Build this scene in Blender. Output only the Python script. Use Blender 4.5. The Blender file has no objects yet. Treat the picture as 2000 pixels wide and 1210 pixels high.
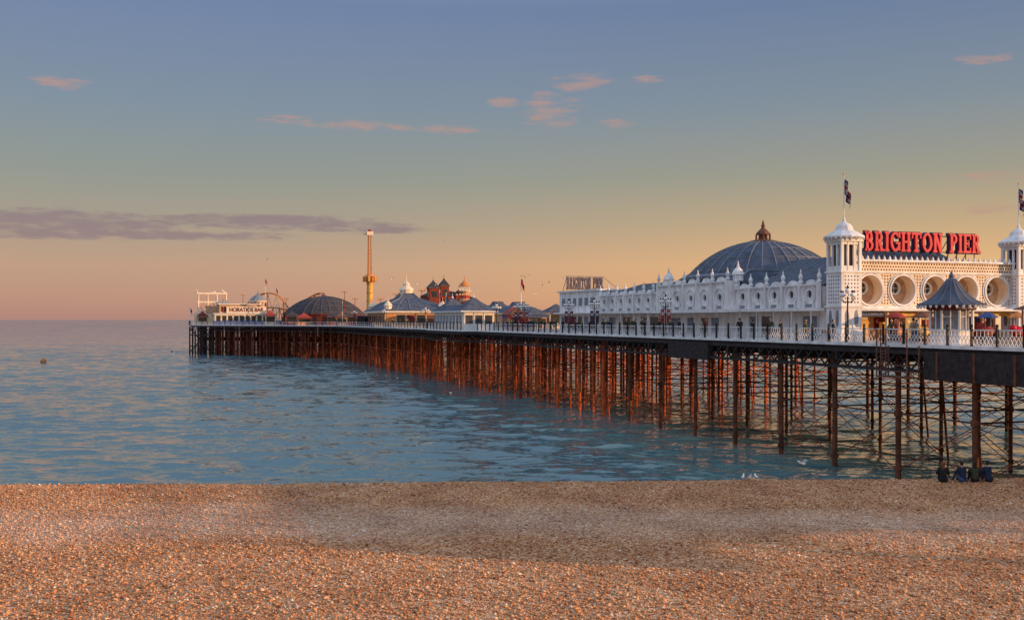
import bpy, bmesh, math, random
import numpy as np
from mathutils import Vector, Matrix, noise as mn
random.seed(7)
R=math.radians
scene=bpy.context.scene
scene.view_settings.view_transform='Standard'; scene.view_settings.look='None'; scene.view_settings.exposure=0
P0=(29.3,58.6,0); ROT=math.atan2(.33,.944); DK=9.1
def lin(c):
    return tuple(((x/255)/12.92 if x/255<=.04045 else ((x/255+.055)/1.055)**2.4) for x in c)
# ---------------------------------------------------------------- materials
MATS={}
def mat(name,col,rough=.6,var=.15,scale=2.0,bump=0.0,metal=0.0,emis=0,stretch=(1,1,1)):
    if name in MATS: return MATS[name]
    m=bpy.data.materials.new(name); m.use_nodes=True; nt=m.node_tree; b=nt.nodes['Principled BSDF']
    tc=nt.nodes.new('ShaderNodeTexCoord'); mp=nt.nodes.new('ShaderNodeMapping'); mp.inputs['Scale'].default_value=stretch
    nz=nt.nodes.new('ShaderNodeTexNoise'); nz.inputs['Scale'].default_value=scale; nz.inputs['Detail'].default_value=5
    cr=nt.nodes.new('ShaderNodeValToRGB')
    cr.color_ramp.elements[0].position=.3; cr.color_ramp.elements[1].position=.68
    cr.color_ramp.elements[0].color=(*[max(0,c*(1-var)) for c in col],1)
    cr.color_ramp.elements[1].color=(*[min(1,c*(1+var*.6)) for c in col],1)
    nt.links.new(tc.outputs['Object'],mp.inputs[0]); nt.links.new(mp.outputs[0],nz.inputs['Vector'])
    nt.links.new(nz.outputs['Fac'],cr.inputs[0]); nt.links.new(cr.outputs[0],b.inputs['Base Color'])
    b.inputs['Roughness'].default_value=rough; b.inputs['Metallic'].default_value=metal
    b.inputs['Specular IOR Level'].default_value=.5 if rough<.5 else .25
    if bump:
        bp=nt.nodes.new('ShaderNodeBump'); bp.inputs['Strength'].default_value=bump; bp.inputs['Distance'].default_value=.03
        nt.links.new(nz.outputs['Fac'],bp.inputs['Height']); nt.links.new(bp.outputs[0],b.inputs['Normal'])
    if emis:
        b.inputs['Emission Color'].default_value=(*col,1); b.inputs['Emission Strength'].default_value=emis
    MATS[name]=m; return m
WHITE=mat('white_paint',(.77,.775,.785),.6,.25,1.6,.1,stretch=(1,1,.3))
CREAM=mat('cream_paint',(.80,.68,.52),.6,.18,1.6,.1,stretch=(1,1,.3))
GLASS=mat('dark_glass',(.03,.035,.04),.2,.3)
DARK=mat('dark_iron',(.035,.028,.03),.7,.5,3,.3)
IRON=mat('weathered_shaded_iron',(.15,.055,.03),.8,.6,1.5,.3)  # dark tone carries the shade of an unbuilt promenade on the near piles
RUST_LIT=mat('sunlit_rust_iron',(.54,.11,.03),.85,.6,1.2,.3)  # rust, with the low sun's red glow on the far piles mixed into the colour
RUSTD=mat('dark_rust_iron',(.21,.05,.024),.85,.6,1.2,.3)
SLATE=mat('slate_blue',(.085,.105,.15),.8,.35,1.2,.3)
SLATEL=mat('lead_rib',(.22,.25,.30),.75,.25,3)
SLATED=mat('slate_dark',(.055,.055,.065),.85,.35,1,.3)
RIBD=mat('dark_rib',(.13,.12,.13),.8,.3,2)
PLANK=mat('deck_planks',(.25,.19,.14),.8,.35,4,.3,stretch=(1,6,1))
RED=mat('red_paint',(.60,.02,.05),.5,.15)
REDM=mat('faded_red_paint',(.34,.05,.04),.7,.3)
NAVY=mat('navy_paint',(.03,.03,.08),.5,.2)
BLUE=mat('blue_paint',(.04,.09,.28),.6,.25)
ORANGE=mat('orange_paint',(.62,.24,.07),.6,.3)
YELLOW=mat('yellow_paint',(.72,.42,.10),.6,.3)
MAROON=mat('maroon_paint',(.16,.025,.025),.7,.3)
BRICK=mat('haunted_brick',(.22,.045,.03),.85,.4,2)
TAN=mat('tan_wall',(.55,.34,.20),.75,.3)
BLACK=mat('black_paint',(.015,.015,.018),.5,.3)
WARM=mat('warm_interior_lamp',(1,.55,.2),.5,.6,1.5,emis=.45)
SIGNW=mat('sign_white',(.80,.80,.80),.6,.1)
GREYL=mat('grey_letters',(.13,.11,.13),.6,.2)
BROWN=mat('brown_paint',(.17,.075,.05),.7,.35,3)
SKIN=mat('skin',(.50,.28,.20),.6,.1)
HAIRB=mat('dark_hair',(.03,.02,.015),.7,.3)
HAIRR=mat('red_hair',(.25,.07,.03),.7,.3)
CL1=mat('cloth_navy',(.02,.03,.06),.9,.3); CL2=mat('cloth_black',(.02,.02,.022),.9,.3)
CL3=mat('cloth_olive',(.05,.06,.03),.9,.3); CL4=mat('cloth_denim',(.06,.09,.18),.9,.3)
CL5=mat('cloth_red',(.28,.04,.04),.9,.3); CL6=mat('cloth_beige',(.3,.24,.18),.9,.3)
GULLW=mat('gull_white',(.82,.82,.80),.7,.08); GULLG=mat('gull_grey',(.32,.34,.37),.7,.1)
# ---------------------------------------------------------------- builder
class MB:
    def __init__(s): s.v=[];s.f=[];s.m=[];s.mats=[];s.sm=[]
    def mi(s,m):
        if m not in s.mats: s.mats.append(m)
        return s.mats.index(m)
    def add(s,vs,fs,m,smooth=False):
        o=len(s.v); s.v+= [tuple(v) for v in vs]; k=s.mi(m)
        for f in fs: s.f.append([o+i for i in f]); s.m.append(k); s.sm.append(smooth)
    def box(s,x0,x1,y0,y1,z0,z1,m):
        s.add([(x0,y0,z0),(x1,y0,z0),(x1,y1,z0),(x0,y1,z0),(x0,y0,z1),(x1,y0,z1),(x1,y1,z1),(x0,y1,z1)],
              [(0,3,2,1),(4,5,6,7),(0,1,5,4),(1,2,6,5),(2,3,7,6),(3,0,4,7)],m)
    def cyl(s,p,q,r0,r1,n,m,caps=True,smooth=None):
        p=Vector(p);q=Vector(q);d=(q-p)
        if d.length<1e-6:return
        d.normalize(); a=Vector((0,0,1)) if abs(d.z)<.9 else Vector((1,0,0))
        u=d.cross(a).normalized(); w=d.cross(u)
        vs=[];off=math.pi/4 if n==4 else 0
        for c,r in((p,r0),(q,r1)):
            for i in range(n):
                t=2*math.pi*i/n+off; vs.append(c+u*(r*math.cos(t))+w*(r*math.sin(t)))
        fs=[(i,(i+1)%n,n+(i+1)%n,n+i) for i in range(n)]
        s.add(vs,fs,m,n>6 if smooth is None else smooth)
        if caps: s.add(vs,[list(range(n))[::-1],list(range(n,2*n))],m)
    def beam(s,p,q,w,m): s.cyl(p,q,w*.7071,w*.7071,4,m,True,False)
    def path(s,pts,r,m,n=5):
        for a,b in zip(pts,pts[1:]): s.cyl(a,b,r,r,n,m,True)
    def lathe(s,cx,cy,prof,n,m,smooth=False,rot=0,sx=1,sy=1):
        vs=[];fs=[]
        for r,z in prof:
            for i in range(n):
                t=2*math.pi*i/n+rot; vs.append((cx+sx*r*math.cos(t),cy+sy*r*math.sin(t),z))
        for k in range(len(prof)-1):
            for i in range(n):
                fs.append((k*n+i,k*n+(i+1)%n,(k+1)*n+(i+1)%n,(k+1)*n+i))
        s.add(vs,fs,m,smooth)
        s.add(vs[-n:],[list(range(n))],m); s.add(vs[:n],[list(range(n))[::-1]],m)
    def sph(s,c,r,m,n=10,sc=(1,1,1)):
        k=max(4,n//2+1); prof=[(r*math.sin(math.pi*(i+.02)/(k+.04)),-r*math.cos(math.pi*(i+.02)/(k+.04))) for i in range(k+1)]
        vs=[];fs=[]
        for rr,z in prof:
            for i in range(n):
                t=2*math.pi*i/n; vs.append((c[0]+rr*math.cos(t)*sc[0],c[1]+rr*math.sin(t)*sc[1],c[2]+z*sc[2]))
        for a in range(k):
            for i in range(n): fs.append((a*n+i,a*n+(i+1)%n,(a+1)*n+(i+1)%n,(a+1)*n+i))
        fs.append(list(range(n))[::-1]); fs.append(list(range(k*n,k*n+n)))
        s.add(vs,fs,m,True)
    def P(s,ax,a,b,d): return (a,d,b) if ax=='y' else (d,a,b)
    def disc(s,ax,a,b,d,r,m,n=20,rb=None):
        rb=rb or r
        s.add([s.P(ax,a+r*math.cos(2*math.pi*i/n),b+rb*math.sin(2*math.pi*i/n),d) for i in range(n)],[list(range(n))],m)
    def ring(s,ax,a,b,d,r0,r1,th,m,n=24,a0=0,a1=360):
        full=(a1-a0)>=360; k=n if full else n+1
        vs=[];fs=[]
        for i in range(k):
            t=R(a0+(a1-a0)*i/n); c,si=math.cos(t),math.sin(t)
            for rr,dd in((r0,d),(r1,d),(r1,d+th),(r0,d+th)): vs.append(s.P(ax,a+rr*c,b+rr*si,dd))
        for i in range(n):
            j=(i+1)%k
            for e in range(4): fs.append((i*4+e,i*4+(e+1)%4,j*4+(e+1)%4,j*4+e))
        if not full: fs.append((0,1,2,3)); fs.append(tuple((k-1)*4+e for e in (3,2,1,0)))
        s.add(vs,fs,m)
    def holepanel(s,ax,a0,a1,b0,b1,d,ca,cb,r,depth,m,mr=None,n=32):
        inner=[];outer=[]
        angs=[2*math.pi*i/n for i in range(n)]+[math.atan2(y-cb,x-ca)%(2*math.pi) for x in(a0,a1) for y in(b0,b1)]
        angs=sorted(set(round(t,6) for t in angs)); k=len(angs)
        for t in angs:
            c,si=math.cos(t),math.sin(t); L=1e9
            if c>1e-9:L=min(L,(a1-ca)/c)
            if c<-1e-9:L=min(L,(a0-ca)/c)
            if si>1e-9:L=min(L,(b1-cb)/si)
            if si<-1e-9:L=min(L,(b0-cb)/si)
            inner.append((ca+r*c,cb+r*si)); outer.append((ca+L*c,cb+L*si))
        vs=[s.P(ax,x,y,d) for x,y in inner]+[s.P(ax,x,y,d) for x,y in outer]+[s.P(ax,x,y,d+depth) for x,y in inner]
        s.add(vs,[(i,(i+1)%k,k+(i+1)%k,k+i) for i in range(k)],m)
        s.add(vs,[(i,(i+1)%k,2*k+(i+1)%k,2*k+i) for i in range(k)],mr or m)
    def obj(s,name,parent=None):
        me=bpy.data.meshes.new(name); me.from_pydata(s.v,[],s.f)
        for m in s.mats: me.materials.append(m)
        me.polygons.foreach_set('material_index',s.m); me.polygons.foreach_set('use_smooth',s.sm); me.update()
        bm=bmesh.new(); bm.from_mesh(me); bmesh.ops.recalc_face_normals(bm,faces=bm.faces); bm.to_mesh(me); bm.free()
        o=bpy.data.objects.new(name,me); scene.collection.objects.link(o)
        if parent: o.parent=parent
        return o
def empty(name,loc=P0,rot=ROT):
    e=bpy.data.objects.new(name,None); scene.collection.objects.link(e); e.location=loc; e.rotation_euler=(0,0,rot); e.empty_display_size=.1; return e
def W2L(x,y):
    dx,dy=x-P0[0],y-P0[1]; return (dx*.944+dy*.33, -dx*.33+dy*.944)
def L2W(v,s): return (P0[0]+.944*v-.33*s, P0[1]+.33*v+.944*s)
def text(name,body,size,loc,parent,m,ext=.03,rotz=0,offset=.0,xs=1):
    c=bpy.data.curves.new(name,'FONT'); c.body=body; c.size=size; c.extrude=ext; c.offset=offset; c.align_x='CENTER'; c.align_y='CENTER'
    c.materials.append(m); o=bpy.data.objects.new(name,c); scene.collection.objects.link(o); o.location=loc; o.rotation_euler=(R(90),0,rotz); o.scale=(xs,1,1); o.parent=parent; return o

# ---------------------------------------------------------------- sky
SUN_AZ=R(104); SUN_EL=R(8)
w=bpy.data.worlds.new("sky"); scene.world=w; w.use_nodes=True; nt=w.node_tree; N=nt.nodes; L=nt.links; N.clear()
def M(op,a,b=None,c=None):
    n=N.new('ShaderNodeMath'); n.operation=op
    for i,x in enumerate((a,b,c)):
        if x is None: continue
        if isinstance(x,(int,float)): n.inputs[i].default_value=x
        else: L.new(x,n.inputs[i])
    return n.outputs[0]
def mixc(f,a,b,blend='MIX'):
    n=N.new('ShaderNodeMix'); n.data_type='RGBA'; n.blend_type=blend
    if isinstance(f,(int,float)): n.inputs[0].default_value=f
    else: L.new(f,n.inputs[0])
    for k,x in((6,a),(7,b)):
        if isinstance(x,tuple): n.inputs[k].default_value=(*x,1)
        else: L.new(x,n.inputs[k])
    return n.outputs[2]
tc=N.new('ShaderNodeTexCoord'); sp=N.new('ShaderNodeSeparateXYZ'); L.new(tc.outputs['Generated'],sp.inputs[0]); X,Y,Z=sp.outputs
def ramp(stops):
    r=N.new('ShaderNodeValToRGB'); L.new(Z,r.inputs[0]); e=r.color_ramp.elements
    while len(e)<len(stops): e.new(.5)
    for i,(p,c) in enumerate(stops): e[i].position=p; e[i].color=(*c,1)
    return r.outputs[0]
left=ramp([(0,lin((180,136,124))),(.02,lin((192,148,128))),(.05,lin((194,158,134))),(.09,lin((170,157,140))),(.135,lin((148,154,146))),(.2,lin((130,146,162))),(.29,lin((115,134,170))),(.38,lin((152,172,200))),(.6,lin((184,200,224))),(.8,lin((194,208,234)))])
right=ramp([(0,lin((226,162,114))),(.02,lin((238,178,120))),(.05,lin((234,184,128))),(.09,lin((198,170,132))),(.135,lin((161,157,139))),(.2,lin((132,145,156))),(.29,lin((108,128,160))),(.38,lin((152,170,196))),(.6,lin((184,200,222))),(.8,lin((194,208,234)))])
d=M('ADD',M('MULTIPLY',X,math.sin(SUN_AZ)),M('MULTIPLY',Y,math.cos(SUN_AZ)))
f=N.new('ShaderNodeMapRange'); f.interpolation_type='SMOOTHSTEP'; L.new(d,f.inputs[0]); f.inputs[1].default_value=-.62; f.inputs[2].default_value=.26
base=mixc(f.outputs[0],left,right)
az=M('ARCTAN2',X,Y); el=M('ARCSINE',Z)
cv=N.new('ShaderNodeCombineXYZ'); L.new(M('MULTIPLY',az,30),cv.inputs[0]); L.new(M('MULTIPLY',el,150),cv.inputs[1])
nz=N.new('ShaderNodeTexNoise'); nz.inputs['Scale'].default_value=1; nz.inputs['Detail'].default_value=9; nz.inputs['Roughness'].default_value=.62; L.new(cv.outputs[0],nz.inputs['Vector'])
def blobs(lst):
    G=None
    for cx,cy,wx,wy in lst:
        a0=math.atan((cx-1000)/2000); e0=math.atan((624-cy)/2000*math.cos(a0))
        da=M('DIVIDE',M('SUBTRACT',az,a0),wx/2000*math.cos(a0)**2); de=M('DIVIDE',M('SUBTRACT',el,e0),wy/2000)
        g=M('SUBTRACT',1,M('ADD',M('MULTIPLY',da,da),M('MULTIPLY',de,de)))
        G=g if G is None else M('MAXIMUM',G,g)
    return M('MAXIMUM',G,0)
G1=blobs([(130,436,380,34),(540,434,340,20),(330,458,330,13),(740,449,160,10),(90,458,200,12)])
G2=blobs([(1135,162,95,26),(1072,215,85,46),(990,201,45,16),(118,162,80,20),(870,252,90,12),(700,246,150,13),(565,234,90,11),(1205,240,55,11),(1950,345,150,13),(1940,408,100,12),(1920,115,80,12),(1260,156,45,11)])
def dens(G,wt,op,lo,hi_):
    D=M('ADD',M('MULTIPLY',G,wt),M('MULTIPLY',M('SUBTRACT',nz.outputs['Fac'],.5),3.0))
    mr=N.new('ShaderNodeMapRange'); mr.interpolation_type='SMOOTHSTEP'; L.new(D,mr.inputs[0]); mr.inputs[1].default_value=lo; mr.inputs[2].default_value=hi_
    return M('MULTIPLY',M('MULTIPLY',mr.outputs[0],M('MINIMUM',M('MULTIPLY',G,2.5),1)),op)
base=mixc(dens(G1,1.15,.72,.2,1.2),base,lin((140,118,128)))
base=mixc(dens(G2,.9,.62,.3,1.15),base,lin((190,150,138)))
bk=N.new('ShaderNodeMapRange'); bk.interpolation_type='SMOOTHSTEP'; L.new(M('MULTIPLY',Y,-1),bk.inputs[0]); bk.inputs[1].default_value=-.1; bk.inputs[2].default_value=.6; bk.inputs[3].default_value=1; bk.inputs[4].default_value=1.35
bc=N.new('ShaderNodeVectorMath'); bc.operation='SCALE'; L.new(base,bc.inputs[0]); L.new(M('MULTIPLY',bk.outputs[0],10),bc.inputs['Scale'])
sky=N.new('ShaderNodeTexSky'); sky.sky_type='NISHITA'; sky.sun_disc=False; sky.sun_elevation=SUN_EL; sky.sun_rotation=SUN_AZ
fin=mixc(.05,bc.outputs[0],sky.outputs[0])
bg=N.new('ShaderNodeBackground'); bg.inputs[1].default_value=.1; L.new(fin,bg.inputs[0])
wo=N.new('ShaderNodeOutputWorld'); L.new(bg.outputs[0],wo.inputs[0])
sd=bpy.data.lights.new('sun','SUN'); sd.energy=5.0; sd.angle=R(.5); sd.color=(1,.56,.26)
so=bpy.data.objects.new('sun',sd); scene.collection.objects.link(so)
sv=Vector((math.sin(SUN_AZ)*math.cos(SUN_EL),math.cos(SUN_AZ)*math.cos(SUN_EL),math.sin(SUN_EL)))
so.rotation_euler=sv.to_track_quat('Z','Y').to_euler(); so.location=(60,-20,60)

# ---------------------------------------------------------------- sea
def grid_obj(name,VX,VY,VZ,material):
    nr,nc=VX.shape; V=np.stack([VX,VY,VZ],-1).reshape(-1,3)
    i=np.arange(nr-1)[:,None]*nc+np.arange(nc-1)[None]; F=np.stack([i,i+1,i+nc+1,i+nc],-1).reshape(-1,4)
    me=bpy.data.meshes.new(name); me.vertices.add(len(V)); me.vertices.foreach_set('co',V.astype(np.float32).ravel()); me.loops.add(F.size); me.loops.foreach_set('vertex_index',F.ravel().astype(np.int32))
    me.polygons.add(len(F)); me.polygons.foreach_set('loop_start',(np.arange(len(F))*4).astype(np.int32)); me.polygons.foreach_set('use_smooth',np.ones(len(F),bool)); me.update(calc_edges=True); me.materials.append(material)
    o=bpy.data.objects.new(name,me); scene.collection.objects.link(o); return o
def sea_mat():
    m=bpy.data.materials.new('sea_water'); m.use_nodes=True; nt=m.node_tree; b=nt.nodes['Principled BSDF']; n=nt.nodes; l=nt.links
    b.inputs['Roughness'].default_value=.06; b.inputs['IOR'].default_value=1.33
    tc=n.new('ShaderNodeTexCoord'); acc=None
    sep=n.new('ShaderNodeSeparateXYZ'); l.new(tc.outputs['Object'],sep.inputs[0])
    # water deepens and is more wind-ruffled offshore
    off=n.new('ShaderNodeMapRange'); l.new(sep.outputs[1],off.inputs[0]); off.inputs[1].default_value=90; off.inputs[2].default_value=900; off.inputs[3].default_value=0; off.inputs[4].default_value=1
    mx=n.new('ShaderNodeMix'); mx.data_type='RGBA'; l.new(off.outputs[0],mx.inputs[0]); mx.inputs[6].default_value=(.095,.19,.205,1); mx.inputs[7].default_value=(.02,.10,.17,1); l.new(mx.outputs[2],b.inputs['Base Color'])
    ruf=n.new('ShaderNodeMapRange'); l.new(sep.outputs[1],ruf.inputs[0]); ruf.inputs[1].default_value=100; ruf.inputs[2].default_value=700; ruf.inputs[3].default_value=.62; ruf.inputs[4].default_value=1.9
    def VM(op,a,bb):
        q=n.new('ShaderNodeVectorMath'); q.operation=op
        for i,x in enumerate((a,bb)):
            if x is None: continue
            if isinstance(x,tuple): q.inputs[i].default_value=x
            else: l.new(x,q.inputs[i])
        return q.outputs[0]
    for sc,det,rot,kx,ky in (((.02,.07,1),2,10,.08,.20),((.16,.42,1),3,14,.25,.60),((.7,1.6,1),3,-12,.45,.85),((3,5.5,1),2,20,.4,.55)):
        mp=n.new('ShaderNodeMapping'); mp.inputs['Scale'].default_value=sc; mp.inputs['Rotation'].default_value=(0,0,R(rot))
        z=n.new('ShaderNodeTexNoise'); z.inputs['Scale'].default_value=1; z.inputs['Detail'].default_value=det; z.inputs['Distortion'].default_value=.5
        l.new(tc.outputs['Object'],mp.inputs[0]); l.new(mp.outputs[0],z.inputs['Vector'])
        v=VM('MULTIPLY',VM('SUBTRACT',z.outputs['Color'],(.5,.5,.5)),(kx,ky,0))
        acc=v if acc is None else VM('ADD',acc,v)
    sc_=n.new('ShaderNodeVectorMath'); sc_.operation='SCALE'; l.new(acc,sc_.inputs[0]); l.new(ruf.outputs[0],sc_.inputs['Scale'])
    ge=n.new('ShaderNodeNewGeometry')
    nrm=VM('NORMALIZE',VM('ADD',sc_.outputs[0],ge.outputs['Normal']),None)
    l.new(nrm,b.inputs['Normal']); return m
SEA=sea_mat()
rws=[50.0]
while rws[-1]<420: rws.append(rws[-1]*1.0042)
while rws[-1]<60000: rws.append(rws[-1]*1.06)
rws=np.array(rws); tt=np.linspace(-1.25,1.25,640)
SY=np.repeat(rws[:,None],640,1); SX=rws[:,None]*tt[None]; SP=np.maximum(np.gradient(rws)[:,None],rws[:,None]*2.5/640)
rg=np.random.default_rng(11); SZ=np.zeros_like(SX)
for i in range(60):
    lam=1.1*(9/1.1)**rg.random(); th=R(90)+rg.normal(0,.5); kk=2*math.pi/lam
    amp=.0135*lam/(2*math.pi); fade=np.clip(lam/(2.6*SP)-.6,0,1)
    SZ+=amp*fade*np.sin(kk*(SX*math.cos(th)+SY*math.sin(th))+rg.random()*6.28)
SZ=SZ+.35*np.abs(SZ)*np.sign(SZ)*(SZ>0)
grid_obj('sea',SX,SY,SZ,SEA)
# ---------------------------------------------------------------- beach
def beach_mat(name,island):
    m=bpy.data.materials.new(name); m.use_nodes=True; nt=m.node_tree; b=nt.nodes['Principled BSDF']; n=nt.nodes; l=nt.links
    b.inputs['Roughness'].default_value=.8; b.inputs['Specular IOR Level'].default_value=.15
    tc=n.new('ShaderNodeTexCoord')
    cr=n.new('ShaderNodeValToRGB'); e=cr.color_ramp.elements
    st=[(0,(.22,.085,.04)),(.2,(.46,.20,.09)),(.45,(.64,.31,.14)),(.75,(.74,.41,.20)),(.93,(.80,.53,.33)),(1,(.84,.70,.55))]
    while len(e)<len(st): e.new(.5)
    for i,(p,c) in enumerate(st): e[i].position=p; e[i].color=(*c,1)
    if island:
        g_=n.new('ShaderNodeNewGeometry'); l.new(g_.outputs['Random Per Island'],cr.inputs[0])
    else:
        vo=n.new('ShaderNodeTexVoronoi'); vo.inputs['Scale'].default_value=10; l.new(tc.outputs['Object'],vo.inputs['Vector'])
        sx=n.new('ShaderNodeSeparateColor'); l.new(vo.outputs['Color'],sx.inputs[0]); l.new(sx.outputs[0],cr.inputs[0])
    sep=n.new('ShaderNodeSeparateXYZ'); l.new(tc.outputs['Object'],sep.inputs[0])
    nz=n.new('ShaderNodeTexNoise'); nz.inputs['Scale'].default_value=.09; nz.inputs['Detail'].default_value=5; l.new(tc.outputs['Object'],nz.inputs['Vector'])
    def MM(op,a,bb):
        q=n.new('ShaderNodeMath'); q.operation=op
        for i,x in enumerate((a,bb)):
            if isinstance(x,(int,float)): q.inputs[i].default_value=x
            else: l.new(x,q.inputs[i])
        return q.outputs[0]
    yy=MM('ADD',sep.outputs[1],MM('MULTIPLY',MM('SUBTRACT',nz.outputs['Fac'],.5),9))
    g=MM('DIVIDE',MM('SUBTRACT',yy,43.5),4.0); g=MM('SUBTRACT',1,MM('MULTIPLY',g,g)); g=MM('MAXIMUM',g,0); g=MM('MULTIPLY',g,.30)
    mx=n.new('ShaderNodeMix'); mx.data_type='RGBA'; l.new(g,mx.inputs[0]); l.new(cr.outputs[0],mx.inputs[6]); mx.inputs[7].default_value=(.76,.62,.52,1)
    n2=n.new('ShaderNodeTexNoise'); n2.inputs['Scale'].default_value=.35; n2.inputs['Detail'].default_value=6; l.new(tc.outputs['Object'],n2.inputs['Vector'])
    r2=n.new('ShaderNodeValToRGB'); r2.color_ramp.elements[0].position=.35; r2.color_ramp.elements[0].color=(.80,.74,.70,1); r2.color_ramp.elements[1].position=.62; r2.color_ramp.elements[1].color=(1,1,1,1)
    l.new(n2.outputs['Fac'],r2.inputs[0])
    m2=n.new('ShaderNodeMix'); m2.data_type='RGBA'; m2.blend_type='MULTIPLY'; m2.inputs[0].default_value=1; l.new(mx.outputs[2],m2.inputs[6]); l.new(r2.outputs[0],m2.inputs[7])
    l.new(m2.outputs[2],b.inputs['Base Color'])
    if not island:
        bp=n.new('ShaderNodeBump'); bp.invert=True; bp.inputs['Strength'].default_value=.9; bp.inputs['Distance'].default_value=.05; l.new(vo.outputs['Distance'],bp.inputs['Height'])
        l.new(bp.outputs[0],b.inputs['Normal'])
    return m
BEACH=beach_mat('shingle',False); PEB=beach_mat('pebble_stone',True)
def crest(x): return 54.5+.045*max(-60,min(60,x))+.5*mn.noise((x*.06,3,0))
def beach_z(x,y):
    c=crest(x)
    z=2.2+.05*mn.noise((x*.08,y*.2,1))+.03*mn.noise((x*.6,y*.6,5))
    if y<c: z+= .2*max(0,min(1,(c-6-y)/34)) -.05*max(0,1-abs(y-c)/1.5)
    else: z-= (y-c)*.42
    return z
xs=[-1500,-700,-350,-200,-120]+[-80+i*.55 for i in range(300)]+[90,120,200,350,700,1500]
ys=[-200,-60,-20,0,10,18]+[22+i*.4 for i in range(75)]+[52+i*.15 for i in range(50)]+[60+i for i in range(10)]
vs=[(x,y,beach_z(x,y)) for y in ys for x in xs]; nx=len(xs)
fs=[(j*nx+i,j*nx+i+1,(j+1)*nx+i+1,(j+1)*nx+i) for j in range(len(ys)-1) for i in range(nx-1)]
mb=MB(); mb.add(vs,fs,BEACH,True); mb.obj('shingle_beach')
NS=160000; rng=np.random.default_rng(3); pts=[]
while len(pts)<NS:
    y=26+30.2*random.random(); x=(random.random()*2-1)*35
    if abs(x)<.53*y+4 and y<crest(x)+1.0: pts.append((x,y,beach_z(x,y)))
pts=np.array(pts)
rad=np.clip(rng.lognormal(math.log(.036),.38,NS),.02,.10)
b6=np.array([(1,0,0),(0,1,0),(-1,0,0),(0,-1,0),(0,0,1),(0,0,-1)],float)
ang=rng.random(NS)*6.283; el_=.6+rng.random(NS)*.5; fl=.45+rng.random(NS)*.35
loc=np.repeat(b6[None],NS,0)+rng.normal(0,.13,(NS,6,3)); loc[:,:,0]*=(rad)[:,None]; loc[:,:,1]*=(rad*el_)[:,None]; loc[:,:,2]*=(rad*fl)[:,None]
c_,s_=np.cos(ang)[:,None],np.sin(ang)[:,None]
vx=loc[:,:,0]*c_-loc[:,:,1]*s_+pts[:,0:1]; vy=loc[:,:,0]*s_+loc[:,:,1]*c_+pts[:,1:2]; vz=loc[:,:,2]+pts[:,2:3]+(rad*.25)[:,None]
V=np.stack([vx,vy,vz],-1).reshape(-1,3)
t8=np.array([(0,1,4),(1,2,4),(2,3,4),(3,0,4),(1,0,5),(2,1,5),(3,2,5),(0,3,5)])
F=(t8[None]+6*np.arange(NS)[:,None,None]).reshape(-1,3)
me=bpy.data.meshes.new('pebbles'); me.vertices.add(len(V)); me.vertices.foreach_set('co',V.ravel()); me.loops.add(F.size); me.loops.foreach_set('vertex_index',F.ravel().astype(np.int32))
me.polygons.add(len(F)); me.polygons.foreach_set('loop_start',(np.arange(len(F))*3).astype(np.int32)); me.polygons.foreach_set('use_smooth',np.ones(len(F),bool)); me.update(calc_edges=True); me.materials.append(PEB)
scene.collection.objects.link(bpy.data.objects.new('pebbles',me))

# ---------------------------------------------------------------- PIER structure
pier=empty('pier')
head=[(0,234),(-36,294),(-35,346),(46,350),(46,296),(33,262)]
outline=[(-.0,-34),(0,105),(-2.2,106.5),(-2.2,127),(0,128.5)]+head[:]+[(33,-34)]
mb=MB()
n=len(outline)
top=[(x,y,DK) for x,y in outline]; mb.add(top,[list(range(n))],PLANK)
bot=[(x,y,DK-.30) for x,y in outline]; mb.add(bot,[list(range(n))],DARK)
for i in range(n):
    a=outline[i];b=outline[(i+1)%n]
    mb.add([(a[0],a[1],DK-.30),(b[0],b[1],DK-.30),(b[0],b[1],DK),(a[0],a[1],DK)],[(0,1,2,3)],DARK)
mb.obj('deck',pier)
mb=MB(); g=MB()
edge=outline[:7]
def rot2(a,b):
    d=Vector((b[0]-a[0],b[1]-a[1])); L_=d.length; d/=L_; return d,Vector((-d.y,d.x)),L_
for i,(a,b) in enumerate(zip(edge,edge[1:])):
    d2,nn,Ln=rot2(a,b)
    o=nn*.06
    mb.beam((a[0]+o.x,a[1]+o.y,DK-.02),(b[0]+o.x,b[1]+o.y,DK-.02),.2,WHITE)
    zt,zb=DK-.45,DK-1.65
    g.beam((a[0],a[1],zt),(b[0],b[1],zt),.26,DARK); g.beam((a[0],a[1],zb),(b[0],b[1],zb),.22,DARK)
    k=max(1,int(Ln/1.3))
    for j in range(k):
        p=(a[0]+d2.x*Ln*j/k,a[1]+d2.y*Ln*j/k); q=(a[0]+d2.x*Ln*(j+1)/k,a[1]+d2.y*Ln*(j+1)/k)
        g.beam((p[0]-.04,p[1],zt),(q[0]-.04,q[1],zb),.10,DARK); g.beam((p[0]+.06,p[1],zb),(q[0]+.06,q[1],zt),.10,DARK)
mb.obj('deck_edge_trim',pier)
for v in (8.3,16,23.8,32.4):
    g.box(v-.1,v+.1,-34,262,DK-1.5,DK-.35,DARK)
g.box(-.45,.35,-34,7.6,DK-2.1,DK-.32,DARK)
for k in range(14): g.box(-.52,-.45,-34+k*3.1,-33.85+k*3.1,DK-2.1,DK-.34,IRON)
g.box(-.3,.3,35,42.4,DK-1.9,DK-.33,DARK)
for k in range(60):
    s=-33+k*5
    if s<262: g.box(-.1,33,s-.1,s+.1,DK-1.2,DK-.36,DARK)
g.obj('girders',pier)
pn=MB(); pf=MB()
rowsF=[.7,8.3,16,23.8,31]; rowsN=[.7,10.6,20.8,31]
bents=[-30+6.9*i for i in range(39)]
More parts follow.
